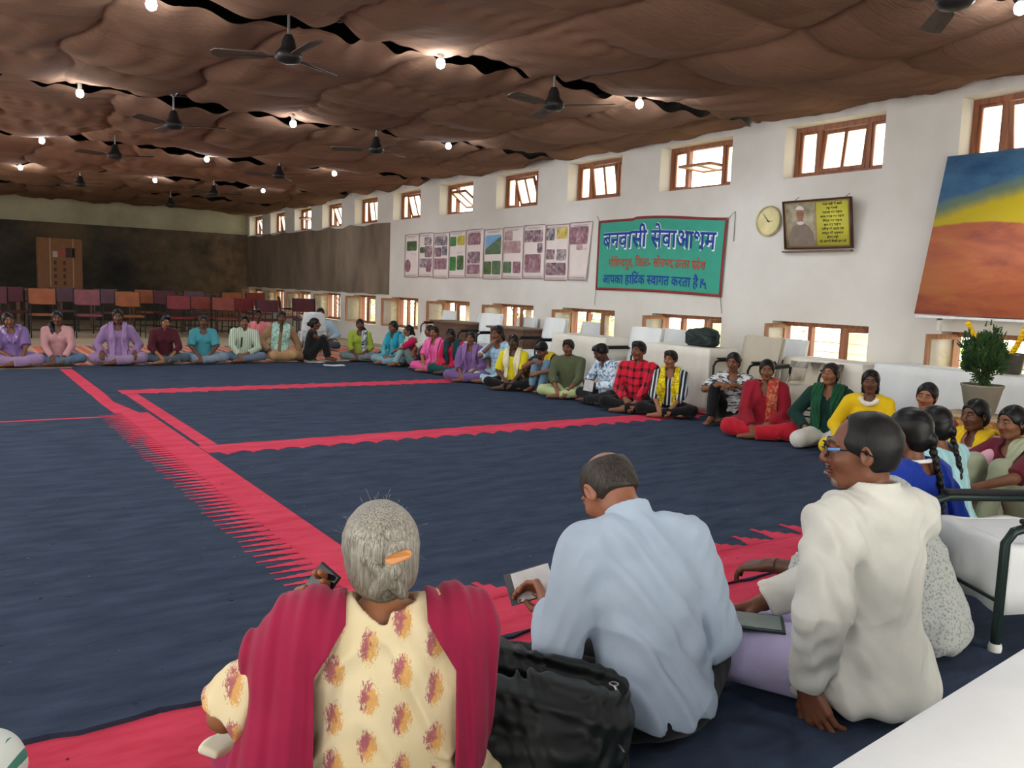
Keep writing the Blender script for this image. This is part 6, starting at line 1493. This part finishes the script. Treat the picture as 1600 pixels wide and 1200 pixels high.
# man in pale blue
def man2(I):
    pass
I_BLUE = F('person with a bald crown, bowed over a notebook, in a pale blue shirt', 1.745, 1.76, 16, .775, male=True, fat=1.0, lean=28, hunch=1.0, yaw=14, pitch=50, shirt=(P, (166, 182, 200)), kurta=False, sleeve='long', neck='collar', pants=(P, (16, 17, 20)), hair='balding', hairm=mat_hair('salt_and_pepper_hair', (20, 17, 15), (66, 58, 52), .5),
  arms=(((.20, .30, .27), (.35, -.5, -.7), (.25, .75, .45), (-.75, .2, .5), 'hold'), ((.10, .25, .20), (.25, -.4, -.9), (-.5, .8, -.1), (.1, .3, .9), 'relaxed')), skin=(150, 100, 76), group=GN, lod=-1, loose=.010, shl=.165, extra=man2, brow=(50, 44, 40))
# woman with grey hair
def woman(I):
    s, R, C = I['s'], I['Rh'], I['HC']
    M_ = Matrix.Translation(tuple((C + R @ V3(.030, -.158, .020))*s)) @ Matrix((R @ rotz(-.25) @ roty(-.30)).tolist()).to_4x4()
    m = MB(); n = 16; pts = []
    for k in range(n):
        a = 2*PI*k/n; pts.append((.031*math.copysign(abs(math.cos(a))**.55, math.cos(a)), .0105*math.copysign(abs(math.sin(a))**.7, math.sin(a))))
    f = [M_ @ Vector((x, -.010+5*x*x, z)) for x, z in pts]; b = [M_ @ Vector((x, -.001+5*x*x, z)) for x, z in pts]
    m.add(f+b, [tuple(range(n)), tuple(reversed(range(n, 2*n)))] + [(i, i+n, (i+1) % n+n, (i+1) % n) for i in range(n)], False); m.build('tan_hair_clip', mat_wood('tan_clip_wood', (190, 124, 64), (216, 156, 96), .35, 2, 0), I['root'])
    m = MB(); rr = random.Random(2)
    for k in range(46):     # stray hairs
        a = rr.random()*PI*.9 + .1; th = rr.random()*2*PI; p = V3(.085*math.sin(a*.8)*math.cos(th), -.016+.10*math.sin(a*.8)*math.sin(th), .024+.095*math.cos(a*.8)); d = unit(p-V3(0, -.01, .02)); L = .012+.02*rr.random(); sd_ = V3(rr.gauss(0, 1), rr.gauss(0, 1), rr.gauss(0, 1))
        m.tube([tuple((C + R @ (p + d*L*t_ + sd_*.006*t_*t_))*s) for t_ in (0, .5, 1)], .0004, 3)
    tag(m.build('stray_hair', H_GREY, I['root']), kind='stuff')
    # magenta stole: lies over both shoulders, hangs behind the upper arms
    g = Grid(V3(-.52, -.34, .02), V3(.52, .30, .72), .0052)
    gg = Grid(V3(-.52, -.34, .02), V3(.52, .30, .72), .0052)
    N, Rc = I['N'], I['Rc']; fat = 1.12
    gg.ell(V3(0, -.005, .115), (.165*fat+.03, .125*fat+.03, .14), k=.05); gg.ell(V3(0, 0, .25), (.135*fat+.03, .105*fat+.03, .16), k=.05); gg.ell(N + Rc @ V3(0, 0, -.17), (.17, .125, .18), Rc, k=.05)
    gg.cap(N + Rc @ V3(-.14, -.012, -.052), N + Rc @ V3(.14, -.012, -.052), .072, .072, .05)
    gg.cap(I['sh'][1], I['el'][1] + V3(-.005, 0, -.07), .078, .078, .05); gg.cap(I['sh'][0], I['sh'][0]*.70 + I['el'][0]*.30, .078, .076, .05); gg.cap(I['sh'][0] + V3(-.01, -.02, -.05), V3(-.29, -.06, .10), .066, .070, .05)
    X, Y, Z = g.full(); x, y, z = X-N[0], Y-N[1], Z-N[2]; lx = x*Rc[0, 0]+y*Rc[1, 0]+z*Rc[2, 0]; ly = x*Rc[0, 1]+y*Rc[1, 1]+z*Rc[2, 1]; lz = x*Rc[0, 2]+y*Rc[1, 2]+z*Rc[2, 2]
    pl = .005*np.sin(np.abs(lx)*85 + 2.5*np.sin(lz*6) + ly*14) + .0025*np.sin(np.abs(lx)*190+lz*12+ly*20)
    shell = np.abs(gg.F - .014 - pl) - .0075
    al = np.abs(lx); inner = .088 + .066*np.clip((-lz-.01)/.11, 0, 1); inner = np.where(lx > 0, inner + .004, inner)
    reg = np.maximum(inner - al, al-.42)
    reg = np.maximum(reg, np.where(lx > 0, -(lz+.36-.30*(al-.2)+.012*np.sin(ly*60)), -(lz+.54)))
    neckb = np.sqrt(lx**2+(ly-.0)**2)-.075; f2 = np.maximum(np.maximum(shell, reg*.8), -np.where(lz > -.03, neckb, 1.0))
    g.F = np.broadcast_to(f2, g.F.shape).astype(np.float32).copy(); v, q, mm = g.mesh(); np_mesh('magenta_stole', v*s, q, mm, fabric(P, (150, 30, 66)), I['root'])
def _grey():
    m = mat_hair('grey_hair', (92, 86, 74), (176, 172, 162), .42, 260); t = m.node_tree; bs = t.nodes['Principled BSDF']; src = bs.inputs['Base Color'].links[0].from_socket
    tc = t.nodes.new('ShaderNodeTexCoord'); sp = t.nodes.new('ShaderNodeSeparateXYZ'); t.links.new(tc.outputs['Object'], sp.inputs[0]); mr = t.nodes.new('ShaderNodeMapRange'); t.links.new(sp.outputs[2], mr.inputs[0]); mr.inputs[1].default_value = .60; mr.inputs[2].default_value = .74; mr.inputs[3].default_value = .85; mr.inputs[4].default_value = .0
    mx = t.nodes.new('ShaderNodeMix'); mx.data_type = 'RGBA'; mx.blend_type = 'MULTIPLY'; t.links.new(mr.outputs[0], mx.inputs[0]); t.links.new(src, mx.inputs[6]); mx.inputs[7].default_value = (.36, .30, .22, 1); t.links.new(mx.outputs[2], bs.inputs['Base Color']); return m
H_GREY = _grey()
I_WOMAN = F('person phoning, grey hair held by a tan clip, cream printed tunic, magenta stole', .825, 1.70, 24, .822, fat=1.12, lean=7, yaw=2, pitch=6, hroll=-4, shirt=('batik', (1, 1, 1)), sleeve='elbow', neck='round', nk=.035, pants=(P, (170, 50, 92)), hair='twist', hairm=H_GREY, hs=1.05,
  arms=(((.195, .125, .485), (.75, -.2, -.75), (-.50, -.05, .95), (-.70, .60, .1), 'phone'), ((.09, .22, .19), (-.05, -.3, -1), (-.2, .9, -.3), (0, .25, .95), 'relaxed')), skin=(150, 98, 66), group=GN, lod=-1, loose=.014, shl=.172, extra=woman)
F('person in white trousers with green zigzags, only a knee showing at the bottom left', -.33, 2.30, 30, .80, shirt=(P, (120, 150, 140)), pants=('zigzag', (214, 222, 214), (70, 130, 112)), kurta=False, group=GN, lod=0, loose=.02, skin=D2)
# ================================================================== bags, books and phones
M_BAG = plain('black_nylon', (26, 31, 31), .5, var=.15, bump=.25); M_BAGG = plain('dark_green_nylon', (26, 40, 38), .45, var=.15, bump=.2)
def solid(name, g, mat, parent, smooth_min=None):
    v, q, m = g.mesh(); return np_mesh(name, v, q, m, mat, parent)
# big open black bag on the floor left of the man in pale blue
r = empty('open_bag', (1.29, 1.79, .006), -math.radians(38), 'large open black bag with zips on the floor left of the pale blue shirt', 'bag'); r.scale = (1.32, 1.2, .98)
g = Grid(V3(-.29, -.24, -.005), V3(.29, .26, .42), .0052)
g.rbox(V3(0, 0, .15), V3(.215, .125, .15), .07, rotx(.08), k=.02); g.ell(V3(0, .0, .25), (.215, .115, .10), k=.05)
g.rbox(V3(0, -.125, .12), V3(.16, .05, .105), .045, k=.02)
g.cap(V3(-.165, .01, .345), V3(.17, .01, .300), .048, .050, .025, op='sub'); g.ell(V3(0, .01, .25), (.165, .050, .085), k=.03, op='sub')
g.ell(V3(-.12, .10, .28), (.13, .06, .075), k=.04)
X, Y, Z = g.full(); g.F += np.where(np.abs(g.F) < .03, .0045*np.sin(34*X+9*np.sin(14*Z+2)+12*Y) + .003*np.sin(60*Z+12*np.sin(17*X)), 0).astype(np.float32)
v, q, m_ = g.mesh(); v[:, 2] = np.maximum(v[:, 2], .0); np_mesh('bag_body', v, q, m_, M_BAG, r)
m = MB(); m.tube([(-.17+.34*k/16, -.042-.012*math.sin(k*PI/16), .325 - .045*k/16 - .02*math.sin(k*PI/16)) for k in range(17)], .005, 8); m.build('zip', M_IRON, r)
m = MB(); m.tube([(-.17+.34*k/16, .062+.01*math.sin(k*PI/16), .335 - .045*k/16 - .012*math.sin(k*PI/16)) for k in range(17)], .005, 8); m.build('zip', M_IRON, r)
m = MB(); m.tube([(-.12+.24*k/14, -.085-.05*math.sin(k*PI/14), .265 - .075*math.sin(k*PI/14)) for k in range(15)], [.011]*15, 8); m.build('carry_handle', M_BAG, r)
for x, y, z in ((-.175, .0, .332), (.185, .01, .285), (.19, -.09, .19)):
    m = MB(); m.tube([(x + .009*math.cos(a), y + .009*math.sin(a), z+.006) for a in [k*PI/6 for k in range(12)]], .0022, 6, closed=True); m.tube([(x, y-.008, z+.006), (x+.012, y-.035, z-.006)], .0028, 6); m.build('zip_pull', M_STEEL, r)
# shoulder bag on the covered table
p = atX(1096, 548, 7.40)
r = empty('table_bag', (7.40, p.y, .768), math.radians(82), 'dark green travel bag lying on the white cloth covered table', 'bag')
g = Grid(V3(-.34, -.16, -.01), V3(.30, .16, .26), .0062); g.rbox(V3(.0, 0, .095), V3(.235, .105, .10), .07, k=.02); g.ell(V3(-.05, 0, .135), (.17, .095, .085), k=.05); g.cap(V3(.12, .0, .11), V3(.2, 0, .08), .085, .06, .03)
g.rbox(V3(-.02, -.10, .08), V3(.14, .028, .065), .025, k=.01)
X, Y, Z = g.full(); g.F += np.where(np.abs(g.F) < .03, .0035*np.sin(30*X+8*np.sin(18*Z)+9*Y), 0).astype(np.float32); v, q, m_ = g.mesh(); v[:, 2] = np.maximum(v[:, 2], 0); np_mesh('bag_body', v, q, m_, M_BAGG, r)
m = MB(); m.tube([(-.21, 0, .10), (-.26, 0, .12), (-.30, 0, .07), (-.28, 0, .03), (-.20, -.01, .03)], .012, 8); m.build('grab_loop', M_BAG, r)
m = MB(); m.tube([(-.18+.36*k/12, -.04, .21-.05*abs(k-5)/7) for k in range(13)], .005, 6); m.build('zip', M_IRON, r)
m = MB(); m.tube([(.16, -.10, .05), (.10, -.14, .012), (.0, -.155, .008), (-.08, -.16, -.03)], .006, 6); m.build('strap', M_BAG, r)
# maroon purse and papers by the far row
r = empty('maroon_purse', (6.18, 13.22, .010), .3, 'maroon purse with white marks on the rug beside the lime green tunic', 'bag')
g = Grid(V3(-.2, -.13, -.01), V3(.2, .13, .24), .008); g.ell(V3(0, 0, .08), (.17, .095, .085), k=.02); g.ell(V3(.05, 0, .12), (.10, .06, .08), k=.03); v, q, m_ = g.mesh(); v[:, 2] = np.maximum(v[:, 2], 0); np_mesh('purse_body', v, q, m_, plain('maroon_cloth', (104, 28, 52), .7), r)
m = MB(); m.tube([(-.08, 0, .15), (-.05, 0, .21), (.05, 0, .21), (.09, 0, .17)], .006, 6); m.build('handle', plain('maroon_cloth', (104, 28, 52), .7), r)
m = MB(); m.box(-.06, -.02, -.1, -.094, .09, .11); m.box(.0, .05, -.1, -.094, .085, .105); m.build('white_mark', M_CAPW, r)
for i, (px, py, rz, w, lb) in enumerate(((492, 567, .1, .30, 'white paper sheet on the rug, left of the two by the raised knees'), (522, 572, -.25, .34, 'white paper sheet on the rug, right of the two by the raised knees'))):
    p = at(px, py); m = MB(); n = 6
    vs = [(-w/2+w*a/n, -.12+.24*b, .004*math.sin(a*1.3+i)+.003) for b in (0, 1) for a in range(n+1)]
    m.add(vs + [(x, y, z-.0015) for x, y, z in vs], [(a, a+1, n+2+a, n+1+a) for a in range(n)] + [(2*n+2+n+1+a, 2*n+2+n+2+a, 2*n+2+a+1, 2*n+2+a) for a in range(n)], True)
    o = m.build('paper_sheet', M_CAPW, None, (p.x, p.y, .0105)); o.rotation_euler.z = rz; tag(o, lb, 'paper', 'loose papers on the rug')
def at_hand(I, i, off):
    """hall position and axes of a hand of a built figure (off in hand space: across, along the fingers, out of the back)"""
    y, z = I['hp'][i][0], I['hp'][i][1]; x = np.cross(y, z)*(1 if i == 0 else -1); w = I['wr'][i] + x*off[0] + y*off[1] + z*off[2]
    M_ = I['root'].matrix_basis @ Matrix.Scale(1, 4); R = Matrix(np.stack([np.cross(y, z), y, z], 1).tolist()); return M_ @ Matrix.Translation(tuple(w*I['s'])) @ R.to_4x4()
# phone held to the ear
Mx = at_hand(I_WOMAN, 0, (.012, .085, -.034))
r = empty('mobile_phone', label='dark mobile phone held to the left ear of the grey haired person', cat='phone'); r.matrix_world = Mx
m = MB(); m.box(-.036, .036, -.075, .075, -.004, .004); m.build('phone_case', M_BLK, r, bevel=.003); m = MB(); m.box(-.033, .033, -.070, .070, -.0052, -.0042); m.build('screen', plain('dark_glass', (20, 22, 28), .1), r)
# notebook of the man in pale blue
Mx = at_hand(I_BLUE, 0, (.03, .12, -.035))
r = empty('notebook', label='open grey notebook held in the left hand over the lap', cat='book'); r.matrix_world = Matrix.Translation(Mx.translation + Vector((.0, .01, .03))) @ Euler((math.radians(62), math.radians(-18), math.radians(-30))).to_matrix().to_4x4()
m = MB(); m.box(-.075, .075, -.055, .055, -.004, -.001); m.build('cover', plain('grey_cover', (88, 90, 92), .5), r); m = MB(); m.box(-.05, .085, -.05, .05, -.001, .004); m.build('pages', plain('page_white', (232, 234, 234), .7), r)
# tablet on the lap of the man in white
r = empty('tablet', (2.26, 1.84, .245), math.radians(-48), 'dark flat tablet lying on the lavender trousers', 'tablet')
m = MB(); m.box(-.12, .12, -.075, .075, 0, .010); m.build('case', plain('dark_green_case', (28, 46, 42), .35), r, bevel=.003); m = MB(); m.box(-.108, .108, -.064, .064, .0105, .0115); m.build('screen', plain('grey_reflecting_screen', (110, 124, 122), .15), r)
# small book in the hands of the reader in the row
Mx = at_hand(I_READ, 0, (.0, .09, .03))
r = empty('small_notebook', label='small brown notebook held by the reader in the mottled shirt', cat='book'); r.matrix_world = Mx
m = MB(); m.box(-.08, .08, -.06, .06, -.006, .0); m.build('cover', plain('brown_cover', (120, 84, 60), .6), r); m = MB(); m.box(-.075, .075, -.055, .055, .0, .005); m.build('pages', plain('page_white', (232, 234, 234), .7), r)
# folded white handkerchief on the woman's knee
g = Grid(V3(-.10, -.05, -.02), V3(.10, .05, .05), .004); g.rbox(V3(0, 0, .01), V3(.085, .028, .012), .01, k=.01); X, Y, Z = g.full(); g.F += (.003*np.sin(50*X+20*Y)).astype(np.float32)
p = at(345, 1165, .22); v, q, m_ = g.mesh(); o = np_mesh('handkerchief', v, q, m_, fabric('plain', (226, 222, 196))); o.location = p; o.rotation_euler = (.3, .2, .9); tag(o, 'folded cream cloth on the left knee of the phoning person', 'cloth')

# ================================================================== trees and shrubs outside the windows
def shrub(x, y, z0, h, w, n, seed, mat, label):
    r = empty('garden_shrub', (x, y, z0), label=label, cat='shrub', group='shrubs outside the windows'); rr = random.Random(seed)
    m = MB()
    for k in range(5): a = rr.random()*6; m.tube([(0, 0, 0), (.1*w*math.cos(a), .1*w*math.sin(a), h*.4), (.35*w*math.cos(a), .35*w*math.sin(a), h*.8)], [.04, .025, .01], 6)
    m.build('branches', plain('bark', (96, 80, 60), .9), r)
    m = MB()
    for k in range(n):
        th = rr.random()*2*PI; c = Vector((w*.5*rr.random()**.5*math.cos(th), w*.5*rr.random()**.5*math.sin(th), h*(.15+.85*rr.random()))); d = Vector((rr.gauss(0, 1), rr.gauss(0, 1), rr.gauss(0, 1))).normalized(); e = d.orthogonal().normalized(); L = .10+.08*rr.random()
        m.add([c, c+d*L*.5+e*L*.3, c+d*L, c+d*L*.5-e*L*.3], [(0, 1, 2, 3)], False)
    m.build('leaves', mat, r)
M_LG = mat_leaf('mid_garden_green', (110, 150, 60), (176, 200, 110)); M_LG2 = mat_leaf('pale_garden_green', (150, 180, 100), (200, 216, 150))  # a deeper and a paler leaf green, alternated from shrub to shrub
for i, y in enumerate((2.5, 5.2, 8.6, 11.5, 14.5, 18.5, 23.0)):
    shrub(11.2 + (i*37 % 5)*.5, y*1.25, -.4, 1.9 + .3*(i % 3), 2.0, 520, 40+i, M_LG if i % 2 else M_LG2, ['broad shrub seen through the nearest low window', 'shrub seen through the low window behind the green scarf', 'shrub seen through the low window under the banner', 'shrub seen through the low window left of the banner',
        'shrub seen through the low window behind the bare desks', 'shrub seen through the low window beyond the desks', 'farthest shrub outside the far windows'][i])
